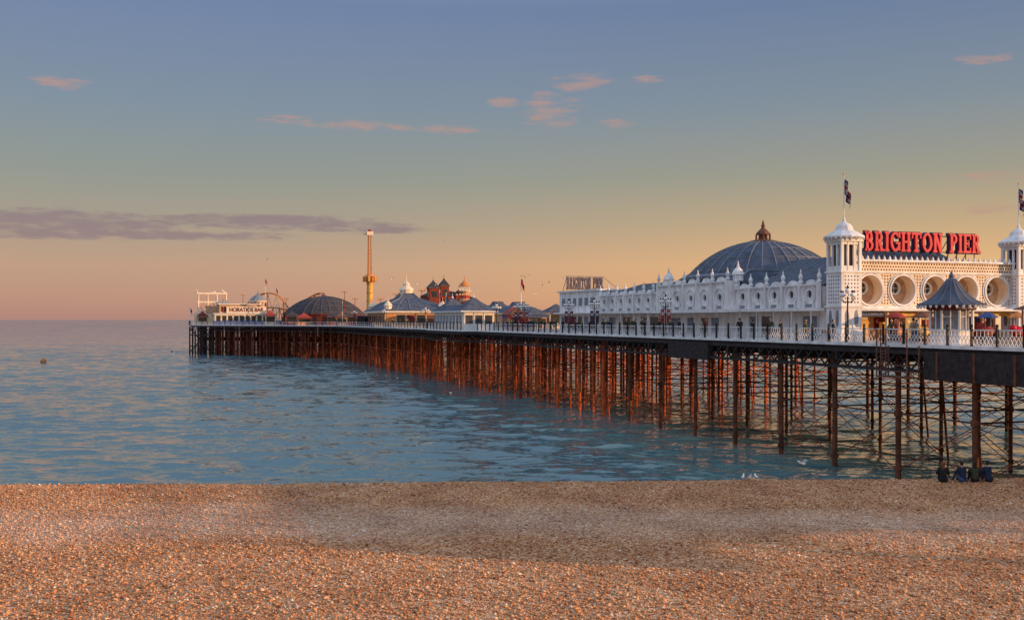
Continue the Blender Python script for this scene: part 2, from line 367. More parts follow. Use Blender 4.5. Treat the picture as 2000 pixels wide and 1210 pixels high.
def pile(B,v,s,r,m,zb=-2):
    B.cyl((v,s,zb),(v,s,DK-.6),r,r,8,m)
    B.cyl((v,s,4.25),(v,s,4.6),r*1.5,r*1.5,8,m); B.cyl((v,s,7.4),(v,s,7.9),r*1.1,r*1.9,8,m); B.cyl((v,s,.6),(v,s,.85),r*1.4,r*1.4,8,m)
for bi,s in enumerate(bents):
    near=s<58; B=pn if near else pf; m=IRON if near else (RUST_LIT if random.random()<.75 and s<185 else RUSTD)  # shade and sun glow set by material: dark iron near, bright rust far
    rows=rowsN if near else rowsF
    for ri,v in enumerate(rows):
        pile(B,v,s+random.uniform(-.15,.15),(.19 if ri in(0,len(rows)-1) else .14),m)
        if random.random()<.25: B.cyl((v+.9,s,-2),(v+.1,s+.3,DK-1),.10,.10,6,m)
    th=.045
    for a,b in zip(rows,rows[1:]):
        B.cyl((a,s,4.4),(b,s,4.4),.06,.06,5,m); B.cyl((a,s,7.7),(b,s,7.7),.06,.06,5,m)
        if random.random()<.85:
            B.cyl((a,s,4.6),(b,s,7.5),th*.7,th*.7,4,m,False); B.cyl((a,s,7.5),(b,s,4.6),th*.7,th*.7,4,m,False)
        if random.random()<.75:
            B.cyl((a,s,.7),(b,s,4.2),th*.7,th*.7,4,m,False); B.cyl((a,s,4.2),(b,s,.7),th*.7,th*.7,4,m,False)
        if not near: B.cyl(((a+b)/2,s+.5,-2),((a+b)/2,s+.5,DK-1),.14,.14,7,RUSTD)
    if bi+1<len(bents):
        s2=bents[bi+1]
        for ri in range(len(rows)):
            v=rows[ri]
            B.cyl((v,s,4.42),(v,s2,4.42),.055,.055,5,m)
            if random.random()<.85:
                B.cyl((v,s,4.7),(v,s2,7.7),.032,.032,4,m,False); B.cyl((v,s,7.7),(v,s2,4.7),.032,.032,4,m,False)
            if random.random()<.7:
                B.cyl((v,s,.5),(v,s2,4.2),.032,.032,4,m,False); B.cyl((v,s,4.2),(v,s2,.5),.032,.032,4,m,False)
            if ri==0: B.cyl((v,s,1.6),(v,s2,1.6),.045,.045,5,m)
            B.cyl((v,s,7.0),(v,s+1.2,8.2),.05,.05,5,m); B.cyl((v,s,7.0),(v,s-1.2,8.2),.05,.05,5,m)
            if not near: pile(B,v+.3,(s+s2)/2,.13,random.choice((RUSTD,m)))
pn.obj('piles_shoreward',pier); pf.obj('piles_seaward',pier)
def inside(x,y,poly):
    c=False;j=len(poly)-1
    for i in range(len(poly)):
        if (poly[i][1]>y)!=(poly[j][1]>y) and x<(poly[j][0]-poly[i][0])*(y-poly[i][1])/(poly[j][1]-poly[i][1])+poly[i][0]: c=not c
        j=i
    return c
ph=MB()
hp=head+[(33,234)]
a=Vector(head[0]);b=Vector(head[1])
for k in range(23):
    p=a.lerp(b,k/22.0)+Vector((.6,.4)); pile(ph,p.x,p.y,.2,RUSTD if k<16 else IRON)
    if k<22:
        q=a.lerp(b,(k+1)/22.0)+Vector((.6,.4))
        ph.cyl((p.x,p.y,4.4),(q.x,q.y,4.4),.07,.07,5,RUSTD); ph.cyl((p.x,p.y,4.6),(q.x,q.y,7.8),.05,.05,4,RUSTD); ph.cyl((p.x,p.y,7.8),(q.x,q.y,4.6),.05,.05,4,RUSTD)
        ph.cyl((p.x,p.y,.6),(q.x,q.y,4.3),.05,.05,4,RUSTD); ph.cyl((p.x,p.y,4.3),(q.x,q.y,.6),.05,.05,4,RUSTD)
yy=242
while yy<348:
    xx=-36
    while xx<46:
        if inside(xx,yy,hp): 
            pile(ph,xx+random.uniform(-.5,.5),yy+random.uniform(-.5,.5),.22,RUSTD if random.random()<.7 else IRON)
            if inside(xx+5,yy,hp): ph.cyl((xx,yy,4.4),(xx+5,yy,4.4),.08,.08,5,IRON); ph.cyl((xx,yy,.5),(xx+5,yy,8),.06,.06,4,RUSTD,False)
        xx+=4.2
    yy+=4.2
ph.obj('head_piles',pier)
fm=MB()
for k in range(9):
    p=Vector((-36.3,294.5)).lerp(Vector((-30,284)),k/8)
    fm.box(p.x-.22,p.x+.22,p.y-.22,p.y+.22,-2,DK-.5-(k%3)*.7,DARK)
for z in (2.5,6.0): fm.beam((-36.4,294.2,z),(-30.1,283.6,z),.3,DARK)
fm.beam((-36.4,294.2,.5),(-30.1,283.6,8),.2,DARK); fm.beam((-30.4,284,.5),(-36.1,293.6,8),.2,DARK)
fm.obj('fender_piles',pier)
rw=MB(); rb=MB()
def rail(a,b,step,post=2.0):
    d2,nn,Ln=rot2(a,b); z0=DK+.12
    def pt(t,z,o=0): return (a[0]+d2.x*t-nn.x*(.12+o),a[1]+d2.y*t-nn.y*(.12+o),z)
    for z,w_ in((z0,.06),(z0+.55,.03),(z0+.95,.07)): rw.beam(pt(0,z),pt(Ln,z),w_,WHITE)
    k=max(1,int(Ln/step)); q=Ln/k
    for j in range(k):
        rw.beam(pt(j*q,z0),pt((j+1)*q,z0+.55),.03,WHITE); rw.beam(pt(j*q,z0+.55,.03),pt((j+1)*q,z0,.03),.03,WHITE)
        rw.beam(pt((j+.5)*q,z0+.55),pt((j+.5)*q,z0+.95),.025,WHITE)
    k=max(1,int(Ln/post))
    for j in range(k+1):
        t=Ln*j/k; rb.beam(pt(t,DK,-.10),pt(t,DK+1.25,-.10),.12,BLACK); rb.sph(pt(t,DK+1.33,-.10),.10,BLACK,6)
rail((0,-34),(0,60),.3); rail((0,60),(0,105),.42); rail((0,105),(-2.2,106.5),.4); rail((-2.2,106.5),(-2.2,127),.45); rail((-2.2,127),(0,128.5),.5)
rail((0,128.5),(0,234),.7,2.5); rail(head[0],head[1],.8,3); rail(head[1],head[2],1.2,4)
rw.obj('railing_panels',pier); rb.obj('railing_posts',pier)
mb=MB()
mb.box(-1.5,-.5,7.9,10.8,7.0,7.1,BROWN)
for s in (7.9,10.8):
    for v in (-1.5,-.55): mb.beam((v,s,7.0),(v,s,DK+1.1 if v<-1 else DK),.07,BROWN)
for z in (7.45,7.85): mb.beam((-1.5,7.9,z),(-1.5,10.8,z),.06,BROWN); mb.beam((-1.5,7.9,z),(-.5,7.9,z),.06,BROWN)
for k in range(10): mb.beam((-1.25,10.2,7.2+.22*k),(-1.25,10.7,7.2+.22*k),.05,BROWN)
mb.beam((-1.25,10.2,7.1),(-1.25,10.2,10.2),.06,BROWN); mb.beam((-1.25,10.7,7.1),(-1.25,10.7,10.2),.06,BROWN)
mb.obj('maintenance_platform',pier)

# ---------------------------------------------------------------- letters
def letters(B,word,x0,z0,h,wfac,y,m,grow=0,th=.12):
    x=x0; cnt=[0]
    def emit(poly):
        cnt[0]+=1; yy=y-cnt[0]*.0015
        n=len(poly); vs=[(p[0],yy,p[1]) for p in poly]+[(p[0],y+th,p[1]) for p in poly]
        B.add(vs,[list(range(n)),list(range(n,2*n))]+[(i,(i+1)%n,n+(i+1)%n,n+i) for i in range(n)],m)
    for ch in word:
        def X_(u): return x+u*h*wfac
        def Z_(v): return z0+v*h
        gw=grow
        def rect(a,b,c,d): emit([(X_(a)-gw,Z_(b)-gw),(X_(c)+gw,Z_(b)-gw),(X_(c)+gw,Z_(d)+gw),(X_(a)-gw,Z_(d)+gw)])
        def stem(a): rect(a,0,a+.19,1); rect(a-.08,0,a+.27,.09); rect(a-.08,.91,a+.27,1)
        def arc(cx,cz,rx,rz,a0,a1,t=.17,tz=.11,n=14):
            for i in range(n):
                q=[]
                for aa,inn in((a0+(a1-a0)*i/n,0),(a0+(a1-a0)*(i+1)/n,0),(a0+(a1-a0)*(i+1)/n,1),(a0+(a1-a0)*i/n,1)):
                    c,s_=math.cos(R(aa)),math.sin(R(aa)); gg=-gw if inn else gw
                    q.append((X_(cx+(rx-(t if inn else 0))*c)+gg*c,Z_(cz+(rz-(tz if inn else 0))*s_)+gg*s_))
                emit(q)
        def diag(a,b,c,d,t=.2): emit([(X_(a)-gw,Z_(b)),(X_(a+t)+gw,Z_(b)),(X_(c+t)+gw,Z_(d)),(X_(c)-gw,Z_(d))])
        if ch=='B': stem(.08); arc(.3,.75,.3,.25,-90,90); arc(.3,.27,.36,.27,-90,90); rect(.2,.89,.3,1); rect(.2,0,.3,.11); rect(.2,.46,.3,.55); wd=.78
        elif ch=='R': stem(.08); arc(.3,.73,.32,.27,-90,90); rect(.2,.89,.3,1); rect(.2,.46,.3,.56); diag(.5,0,.28,.5,.2); rect(.45,0,.8,.09); wd=.86
        elif ch=='I': stem(.08); wd=.44
        elif ch=='G': arc(.44,.5,.42,.5,40,320,.19,.11); rect(.48,.38,.86,.47); rect(.66,.05,.84,.45); rect(.7,.7,.84,.98); wd=.95
        elif ch=='H': stem(.08); stem(.54); rect(.2,.45,.6,.55); wd=.9
        elif ch=='T': rect(.33,0,.52,1); rect(.22,0,.63,.09); rect(.02,.89,.83,1); rect(.02,.7,.11,.95); rect(.74,.7,.83,.95); wd=.93
        elif ch=='O': arc(.44,.5,.43,.5,0,360,.19,.11,22); wd=.95
        elif ch=='N': stem(.08); rect(.6,0,.74,1); diag(.58,0,.08,1,.2); rect(.5,.91,.84,1); wd=.94
        elif ch=='P': stem(.08); arc(.3,.72,.34,.28,-90,90); rect(.2,.89,.3,1); rect(.2,.44,.3,.54); wd=.76
        elif ch=='E': stem(.08); rect(.2,.89,.68,1); rect(.2,0,.68,.11); rect(.2,.45,.52,.55); rect(.6,.72,.68,.95); rect(.6,.05,.68,.28); rect(.45,.36,.52,.64); wd=.8
        else: wd=.55
        x+=wd*h*wfac
    return x
# ---------------------------------------------------------------- entrance pavilion
pav=empty('pier_entrance_pavilion')
V0,V1,S0,S1=5.0,25.0,24.0,83.0
mb=MB(); FZ=15.7; FS=24.0
cents=[8.45,11.75,15.05,18.35,21.65]; LZ=11.9
for c in cents:
    mb.holepanel('y',c-1.65,c+1.65,LZ,14.7,FS,c,13.25,1.2,1.0,CREAM,CREAM,40)
    mb.ring('y',c,13.25,FS-.12,1.2,1.34,.12,WHITE,36)
    mb.ring('y',c,13.25,FS-.06,1.42,1.5,.08,WHITE,36)
    mb.holepanel('y',c-1.4,c+1.4,11.9,14.6,FS+1.0,c-.0,13.45,.44,.12,TAN,CREAM,24)
    mb.disc('y',c,13.45,FS+1.11,.45,GLASS,24); mb.ring('y',c,13.45,FS+.9,.44,.56,.1,WHITE,24)
    mb.box(c-.02,c+.02,FS+1.07,FS+1.10,13.0,13.9,WHITE); mb.box(c-.43,c+.43,FS+1.065,FS+1.095,13.43,13.47,WHITE)
mb.box(6.6,6.8,FS+.01,FS+.5,LZ,14.7,CREAM); mb.box(23.3,23.5,FS+.01,FS+.5,LZ,14.7,CREAM)
mb.box(6.6,23.5,FS,FS+.8,14.7,FZ,CREAM)
mb.box(6.5,23.6,FS-.14,FS-.002,14.64,14.76,WHITE); mb.box(6.5,23.6,FS-.2,FS-.002,FZ-.12,FZ+.04,WHITE)
x=6.9
while x<23.3:
    for z in (14.92,15.18,15.44): mb.disc('y',x+(.13 if z==15.18 else 0),z,FS-.004,.085,BROWN,8)
    x+=.27
for c in [6.95]+[q+1.65 for q in cents[:-1]]+[23.15]:
    for z in [12.15+.25*i for i in range(10)]:
        for dx in (-.14,.14): mb.disc('y',c+dx,z,FS-.005,.08,BROWN,8)
    for z in (12.2,12.45,14.2,14.45):
        for dx in (-.42,.42): mb.disc('y',c+dx,z,FS-.005,.08,BROWN,8)
x=6.7
while x<23.4: mb.lathe(x,FS+.1,[(.13,FZ+.04),(.10,FZ+.2),(.03,FZ+.36),(.0,FZ+.42)],6,WHITE); x+=.55
mb.box(6.6,23.5,FS-.35,FS+.6,LZ-.28,LZ-.003,WHITE)
mb.box(6.6,23.5,FS-.9,FS-.36,LZ-.38,LZ-.18,WHITE)
for c in [6.9]+[q+1.65 for q in cents[:-1]]+[23.2]:
    mb.lathe(c,FS-.05,[(.22,DK),(.22,DK+.3),(.14,DK+.35),(.12,LZ-.75),(.22,LZ-.5),(.24,LZ-.39)],10,CREAM,True)
mb.box(6.6,23.5,FS+2.0,FS+2.1,DK,LZ-.29,TAN)
for i,c in enumerate(cents):
    mb.box(c-1.3,c+1.3,FS+1.9,FS+1.99,DK+.1,LZ-.9,[WARM,MAROON,WARM,GLASS,BLUE][i])
    mb.box(c-1.35,c+1.35,FS-.02,FS+.1,LZ-.8,LZ-.29,[BLUE,YELLOW,CREAM,CREAM,YELLOW][i])
    mb.box(c-1.0,c-.4,FS+1.2,FS+1.7,DK,DK+1.5,[REDM,YELLOW,BLUE,ORANGE,REDM][i]); mb.box(c+.2,c+.9,FS+1.3,FS+1.8,DK,DK+1.7,[YELLOW,MAROON,REDM,CREAM,BROWN][i])
mb.obj('entrance_facade',pav)
text('fascia_lettering','E POTTY RACERS PIER',.27,(cents[0],FS-.05,LZ-.55),pav,SIGNW,.01)
def tower(name,v,s):
    B=MB(); h=.98
    B.box(v-h-.15,v+h+.15,s-h-.15,s+h+.15,DK,DK+.7,WHITE)
    B.box(v-h,v+h,s-h,s+h,DK+.7,14.7,WHITE)
    for z in (DK+.7,LZ-.1,14.6): B.box(v-h-.1,v+h+.1,s-h-.1,s+h+.1,z,z+.14,WHITE)
    for ax,c,dd in (('y',v,s-h),('x',s,v-h)):
        for z in [LZ+.3+.3*i for i in range(8)]:
            for dx in (-.6,-.3,0,.3,.6): B.disc(ax,c+dx,z,dd-.005,.085,SLATEL,8)
        for dx in (-.45,.45): B.disc(ax,c+dx,DK+1.8,dd-.006,.22,SLATEL,12,.7)
    t=.86
    for dx in (-t,t):
        for dy in (-t,t): B.box(v+dx-.12,v+dx+.12,s+dy-.12,s+dy+.12,14.74,17.1,WHITE)
    for q in (-.29,.29):
        B.box(v+q-.07,v+q+.07,s-t-.08,s-t+.08,14.74,17.1,WHITE); B.box(v+q-.07,v+q+.07,s+t-.08,s+t+.08,14.74,17.1,WHITE)
        B.box(v-t-.08,v-t+.08,s+q-.07,s+q+.07,14.74,17.1,WHITE); B.box(v+t-.08,v+t+.08,s+q-.07,s+q+.07,14.74,17.1,WHITE)
    for sx,sy in((0,-t),(0,t),(-t,0),(t,0)):
        if sx==0:
            B.box(v-.74,v+.74,s+sy-.05,s+sy+.05,14.75,15.15,WHITE); B.box(v-.74,v+.74,s+sy-.06,s+sy+.06,16.85,17.1,WHITE)
        else:
            B.box(v+sx-.05,v+sx+.05,s-.74,s+.74,14.75,15.15,WHITE); B.box(v+sx-.06,v+sx+.06,s-.74,s+.74,16.85,17.1,WHITE)
    B.box(v-.6,v+.6,s-.6,s+.6,14.74,17.08,SLATED)
    B.box(v-1.08,v+1.08,s-1.08,s+1.08,17.1,17.35,WHITE)
    B.lathe(v,s,[(1.15,17.3),(1.62,17.45),(1.62,17.55),(1.15,17.85),(.78,18.05),(.70,18.2),(.66,18.38),(.5,18.55),(.25,18.68),(.1,18.85),(.13,18.95),(.03,19.15)],12,WHITE,False,R(15))
    for i in range(24):
        a_=2*math.pi*i/24; B.lathe(v+1.56*math.cos(a_),s+1.56*math.sin(a_),[(.0,17.22),(.07,17.34),(.09,17.46)],5,WHITE)
    B.cyl((v,s,19),(v,s,22.6),.045,.03,6,WHITE); B.sph((v,s,22.65),.08,YELLOW,6)
    return B.obj(name,pav)
tower('tower_near',6,24.1); tower('tower_far',24.2,24.1)
FW=mat('flag_white',(.45,.43,.45),.9,.1); FB=mat('flag_blue',(.015,.02,.09),.9,.2); FR=mat('flag_red',(.34,.02,.03),.9,.2)
def union(u,v):
    x=(u-.5)*2; y=(v-.5)
    if abs(x)<.1 or abs(y)<.1: return FR
    if abs(x)<.17 or abs(y)<.167: return FW
    d1=abs(y-x*.5)/1.118; d2=abs(y+x*.5)/1.118
    if min(d1,d2)<.035: return FR
    if min(d1,d2)<.1: return FW
    return FB
def flag(parent,name,v,s,zt,hh,ww,mode='union',droop=.75):
    B=MB(); nu,nv=16,20
    spread=max(.18,1-droop*.85)
    def pos(u,t):
        dx=.16*ww*math.sin(u*11+t*2)*min(1,u*3)
        z=zt-t*hh*(1-.25*droop*u)-(u**1.2)*droop*ww*.85
        return (v+.05+u*ww*spread+dx*.3, s+dx-.1*u, z)
    vs=[pos(i/nu,j/nv) for j in range(nv+1) for i in range(nu+1)]
    for j in range(nv):
        for i in range(nu):
            m=union((i+.5)/nu,1-(j+.5)/nv) if mode=='union' else mode
            k=j*(nu+1)+i; B.add([vs[k],vs[k+1],vs[k+nu+2],vs[k+nu+1]],[(0,1,2,3)],m,True)
    return B.obj(name,parent)
for v in (6,24.2):
    e=empty('union_flag'); flag(e,'cloth',v,24.1,22.5,1.5,2.0,'union',.92)
sign=empty('brighton_pier_sign')
B=MB(); letters(B,'BRIGHTON PIER',0,0,1.6,1.0,0,NAVY,.06,.15); wid=max(q[0] for q in B.v)
x0,x1=8.35,20.2; k=(x1-x0)/wid
for nm,yo,m,gr_,th in (('letter_backs',.06,NAVY,.085,.12),('letters',-.10,RED,.01,.06)):
    B=MB(); letters(B,'BRIGHTON PIER',0,0,1.6,1.0,yo,m,gr_,th); B.v=[(x0+a*k,b+24.5,c+16.5) for a,b,c in B.v]; B.obj(nm,sign)
B=MB()
for z in (16.55,17.9): B.beam((x0,24.85,z),(x1,24.85,z),.07,BROWN)
xx=x0+.3
while xx<x1:
    B.beam((xx,24.85,15.9),(xx,24.85,18),.06,BROWN); B.beam((xx,24.9,17.6),(xx,26.4,15.8),.05,BROWN); xx+=.95
B.obj('support_frame',sign)
mb=MB()
def side(s0,s1,vw,ztop,npitch):
    k=max(1,round((s1-s0)/npitch)); p=(s1-s0)/k
    zc=12.95
    for i in range(k):
        a=s0+i*p; c=a+p/2
        mb.holepanel('x',a,a+p,LZ-.1,ztop,vw,c,zc,.36,.14,WHITE,WHITE,20)
        mb.disc('x',c,zc,vw+.13,.37,GLASS,16); mb.ring('x',c,zc,vw-.08,.36,.46,.09,WHITE,20)
        mb.ring('x',c,zc,vw-.16,.82,.94,.16,WHITE,26,-48,228)
        for sg in(-1,1): mb.box(vw-.16,vw,c+sg*.60-.06,c+sg*.60+.06,LZ-.1,zc-.66,WHITE)
        mb.box(vw-.02,vw-.001,c-.5,c+.5,LZ-.05,LZ+.22,SLATEL)
        mb.add([(vw+.12,c+p*.30*math.cos(R(q)),ztop-.005+p*.30*.5*math.sin(R(q))) for q in range(0,181,15)],[list(range(13))],WHITE)
    for i in range(k+1):
        a=s0+i*p
        mb.box(vw-.25,vw+.1,a-.13,a+.13,LZ-.1,ztop+.15,WHITE)
        mb.lathe(vw,a,[(.24,ztop+.15),(.24,ztop+.25),(.12,ztop+.32),(.16,ztop+.5),(.2,ztop+.62),(.16,ztop+.78),(.06,ztop+.95),(.07,ztop+1.05),(.01,ztop+1.3)],8,WHITE)
    mb.box(vw-.2,vw+.14,s0,s1,ztop-.14,ztop-.003,WHITE)
    q=s0+.1
    while q<s1: mb.box(vw-.12,vw-.001,q,q+.12,ztop-.28,ztop-.15,WHITE); q+=.26
side(26.0,38.9,V0,13.8,2.5)
side(39.2,53.2,V0-.7,14.5,2.6)
side(53.5,70,V0,13.8,2.5)
mb.box(V0-1.0,V0-.003,25.3,39.0,LZ-.38,LZ-.12,WHITE); mb.box(V0-1.9,V0-.71,39.0,53.4,LZ-.42,LZ-.12,WHITE); mb.box(V0-1.0,V0-.003,53.4,70,LZ-.38,LZ-.12,WHITE)
mb.box(V0-.7,V0+.5,39.0,39.2,LZ-.12,14.5,WHITE); mb.box(V0-.7,V0+.5,53.2,53.4,LZ-.12,14.5,WHITE)
mb.box(V0+.25,V0+.4,25,70,DK,LZ-.39,WHITE)
mb.box(V0-.4,V0-.25,40.5,52,DK,LZ-.43,WHITE); mb.box(V0-.4,V0+.24,40.35,40.5,DK,LZ-.43,WHITE)
for a,b,m in [(26.5,28.5,SLATEL),(30.6,31.8,WHITE),(33.3,34.8,GLASS),(35.6,36.8,SLATEL),(55,57,GLASS),(58,59.3,SLATEL),(62,64,GLASS),(66.2,68,SLATEL)]:
    mb.box(V0+.2,V0+.249,a,b,DK+.4 if m is GLASS else DK+.05,LZ-.8,m); mb.box(V0+.17,V0+.198,a-.1,a,DK,LZ-.7,WHITE); mb.box(V0+.17,V0+.198,b,b+.1,DK,LZ-.7,WHITE)
for a,b,m in [(41.3,42.6,SLATEL),(43.4,44.6,GLASS),(46.2,47.4,SLATEL),(49.3,51.2,SLATEL)]:
    mb.box(V0-.46,V0-.402,a,b,DK+.35,LZ-.9,m)
for s in [26,28.7,31.4,34.1,36.8,55.5,59,62.5,66,69.5]: mb.lathe(V0-.8,s,[(.09,DK),(.07,DK+.2),(.06,LZ-.6),(.12,LZ-.39)],8,WHITE,True)
mb.box(V0-.2,V1,70.3,83,DK,14.4,WHITE); mb.box(V0-.45,V1+.2,70.1,83.3,14.4,14.62,WHITE); mb.box(V0-1.0,V0-.21,70.3,83.2,LZ-.35,LZ-.15,WHITE)
for s in [71.5+1.9*i for i in range(6)]: mb.box(V0-.26,V0-.202,s,s+1.0,12.6,13.6,SLATEL); mb.box(V0-.25,V0-.203,s,s+1.2,DK+.3,LZ-.7,GLASS if random.random()<.6 else SLATEL)
mb.box(V0+.42,V1-.2,26.1,70.2,DK+.1,13.6,WHITE)
mb.obj('side_walls',pav)
mb=MB()
def hiproof(v0,v1,s0,s1,z0,z1,inset,seam=1.2,m=SLATE):
    a=[(v0,s0,z0),(v1,s0,z0),(v1,s1,z0),(v0,s1,z0)]; b=[(v0+inset,s0+inset*.4,z1),(v1-inset,s0+inset*.4,z1),(v1-inset,s1-inset*.4,z1),(v0+inset,s1-inset*.4,z1)]
    mb.add(a+b,[(0,1,5,4),(1,2,6,5),(2,3,7,6),(3,0,4,7),(4,5,6,7)],m)
    k=int((s1-s0)/seam)
    for i in range(1,k):
        s=s0+(s1-s0)*i/k; t=s0+inset*.4+(s1-s0-inset*.8)*i/k
        mb.beam((v0,s,z0+.03),(v0+inset,t,z1+.03),.07,SLATEL)
    for q,r_ in ((0,4),(1,5),(2,6),(3,7),(4,5),(5,6),(6,7),(7,4)): 
        A=(a+b)[q];C=(a+b)[r_]; mb.beam((A[0],A[1],A[2]+.04),(C[0],C[1],C[2]+.04),.13,SLATEL)
hiproof(V0+.5,V1,26.2,39.5,13.7,15.3,4.5); hiproof(V0+.5,V1,53,70.2,13.7,15.1,4.5); hiproof(V0+.2,V1,39.4,53.1,14.3,15.6,2.2)
hiproof(V0+5,V1-3,30,42,15.2,16.6,3.0)
mb.lathe(15,29,[(6.2,15.5),(5.6,16.2),(4.2,16.9),(2.2,17.3),(.2,17.45)],24,SLATE,True,0,1,.55)
mb.obj('roofs',pav)
def dome(parent,name,cv,cs,a,z0,h,nr,rings,m,mrib,rw_=.09,sy=1):
    Rs=(a*a+h*h)/(2*h); zc=z0+h-Rs; th=math.asin(min(1,a/Rs))
    B=MB(); prof=[(max(.02,Rs*math.sin(th*(1-i/14))),zc+Rs*math.cos(th*(1-i/14))) for i in range(15)]
    B.lathe(cv,cs,prof,nr,m,False)
    for i in range(nr):
        t=2*math.pi*i/nr
        pts=[(cv+(r+.03)*math.cos(t),cs+(r+.03)*math.sin(t),z+.03) for r,z in prof]
        for p,q in zip(pts,pts[1:]): B.cyl(p,q,rw_,rw_,4,mrib)
    for k_ in rings:
        r,z=prof[k_]; 
        for i in range(nr):
            t=2*math.pi*i/nr;u=2*math.pi*(i+1)/nr
            B.cyl((cv+r*math.cos(t),cs+r*math.sin(t),z+.03),(cv+r*math.cos(u),cs+r*math.sin(u),z+.03),rw_,rw_,4,mrib)
    return B.obj(name,parent)
dome(pav,'dome_roof',13.6,47.5,7.9,15.3,3.75,32,[1,4,7,10],SLATE,SLATEL,.05)
mb=MB(); mb.lathe(13.6,47.5,[(8.2,14.9),(8.3,15.25),(7.95,15.4)],32,SLATEL)
mb.lathe(13.6,47.5,[(1.5,18.8),(1.55,19.05),(.9,19.2),(.5,19.25),(.45,19.7),(.75,19.75),(.65,20.0),(.35,20.3),(.15,20.5),(.22,20.65),(.15,20.85),(.03,21.3)],10,BROWN)
for i in range(6):
    a_=i*math.pi/3; mb.lathe(13.6+.8*math.cos(a_),47.5+.8*math.sin(a_),[(.1,19.1),(.08,19.7),(.02,19.9)],5,BROWN)
for v,s in ((5.5,39.3),(5.5,53.2)):
    mb.lathe(v,s,[(.5,14.5),(.5,15),(.62,15.1),(.45,15.5),(.15,15.8),(.03,16.4)],8,WHITE)
mb.obj('dome_lantern',pav)
s2=empty('brighton_pier_rear_sign')
B=MB(); letters(B,'BRIGHTON PIER',0,0,1.5,.8,0,GREYL,.03,.1); wid=max(q[0] for q in B.v); k=5.2/wid
B.v=[(5.0+a*k,b+80.8,c+14.95) for a,b,c in B.v]; B.obj('letters',s2)
B=MB()
for z in (14.9,16.6): B.beam((4.9,81,z),(10.3,81,z),.07,GREYL)
for i in range(4): B.beam((5+i*1.74,81,14.6),(5+i*1.74,81,16.6),.05,GREYL); B.beam((5+i*1.74,81,16.4),(5+i*1.74,82.4,14.6),.05,GREYL)
B.beam((10.3,81,16.6),(13,81,14.6),.06,GREYL)
B.obj('support_frame',s2)
# ---------------------------------------------------------------- kiosk
ki=empty('doughnut_kiosk'); B=MB(); kv,ks=2.7,8.6
B.lathe(kv,ks,[(1.45,DK),(1.5,DK+.12),(1.4,DK+.15),(1.4,DK+.95)],8,WHITE,False,R(22.5))
B.lathe(kv,ks,[(1.5,DK+.95),(1.5,DK+1.03)],8,WHITE,False,R(22.5))
B.lathe(kv,ks,[(1.15,DK+1.03),(1.15,DK+2.35)],8,SLATEL,False,R(22.5))
for i in range(8):
    a_=R(22.5+45*i); B.cyl((kv+1.38*math.cos(a_),ks+1.38*math.sin(a_),DK+1),(kv+1.38*math.cos(a_),ks+1.38*math.sin(a_),DK+2.4),.08,.08,6,WHITE)
    a2=R(22.5+45*i+22.5); B.cyl((kv+1.28*math.cos(a2),ks+1.28*math.sin(a2),DK+1),(kv+1.28*math.cos(a2),ks+1.28*math.sin(a2),DK+2.4),.035,.035,5,WHITE)
    B.cyl((kv+1.38*math.cos(a_),ks+1.38*math.sin(a_),DK+1.9),(kv+1.28*math.cos(a2),ks+1.28*math.sin(a2),DK+1.9),.03,.03,5,WHITE)
B.lathe(kv,ks,[(1.5,DK+2.32),(1.62,DK+2.36),(1.62,DK+2.62),(1.5,DK+2.66)],8,MAROON,False,R(22.5))
B.lathe(kv,ks,[(1.7,DK+2.66),(2.12,DK+2.62),(2.14,DK+2.7),(1.7,DK+2.86),(1.25,DK+3.15),(.85,DK+3.55),(.5,DK+4.05),(.3,DK+4.35),(.12,DK+4.5),(.16,DK+4.6),(.03,DK+4.9)],16,SLATE)
for i in range(16):
    pr=[(1.7,DK+2.88),(1.25,DK+3.17),(.85,DK+3.57),(.5,DK+4.07),(.3,DK+4.37)]; a_=2*math.pi*i/16
    B.path([(kv+r*math.cos(a_),ks+r*math.sin(a_),z) for r,z in [(2.14,DK+2.72)]+pr],.02,SLATEL,4)
for i in range(32):
    a_=2*math.pi*i/32; B.lathe(kv+2.1*math.cos(a_),ks+2.1*math.sin(a_),[(0,DK+2.42),(.08,DK+2.52),(.1,DK+2.64)],5,WHITE)
B.obj('structure',ki)
text('kiosk_lettering','DOUGHNUTS',.27,(kv-.25,ks-1.62,DK+2.49),ki,SIGNW,.01)
e=empty('lifebuoy'); B=MB(); B.ring('x',12.4,DK+.75,-.35,.22,.36,.1,ORANGE,20); B.obj('ring',e)
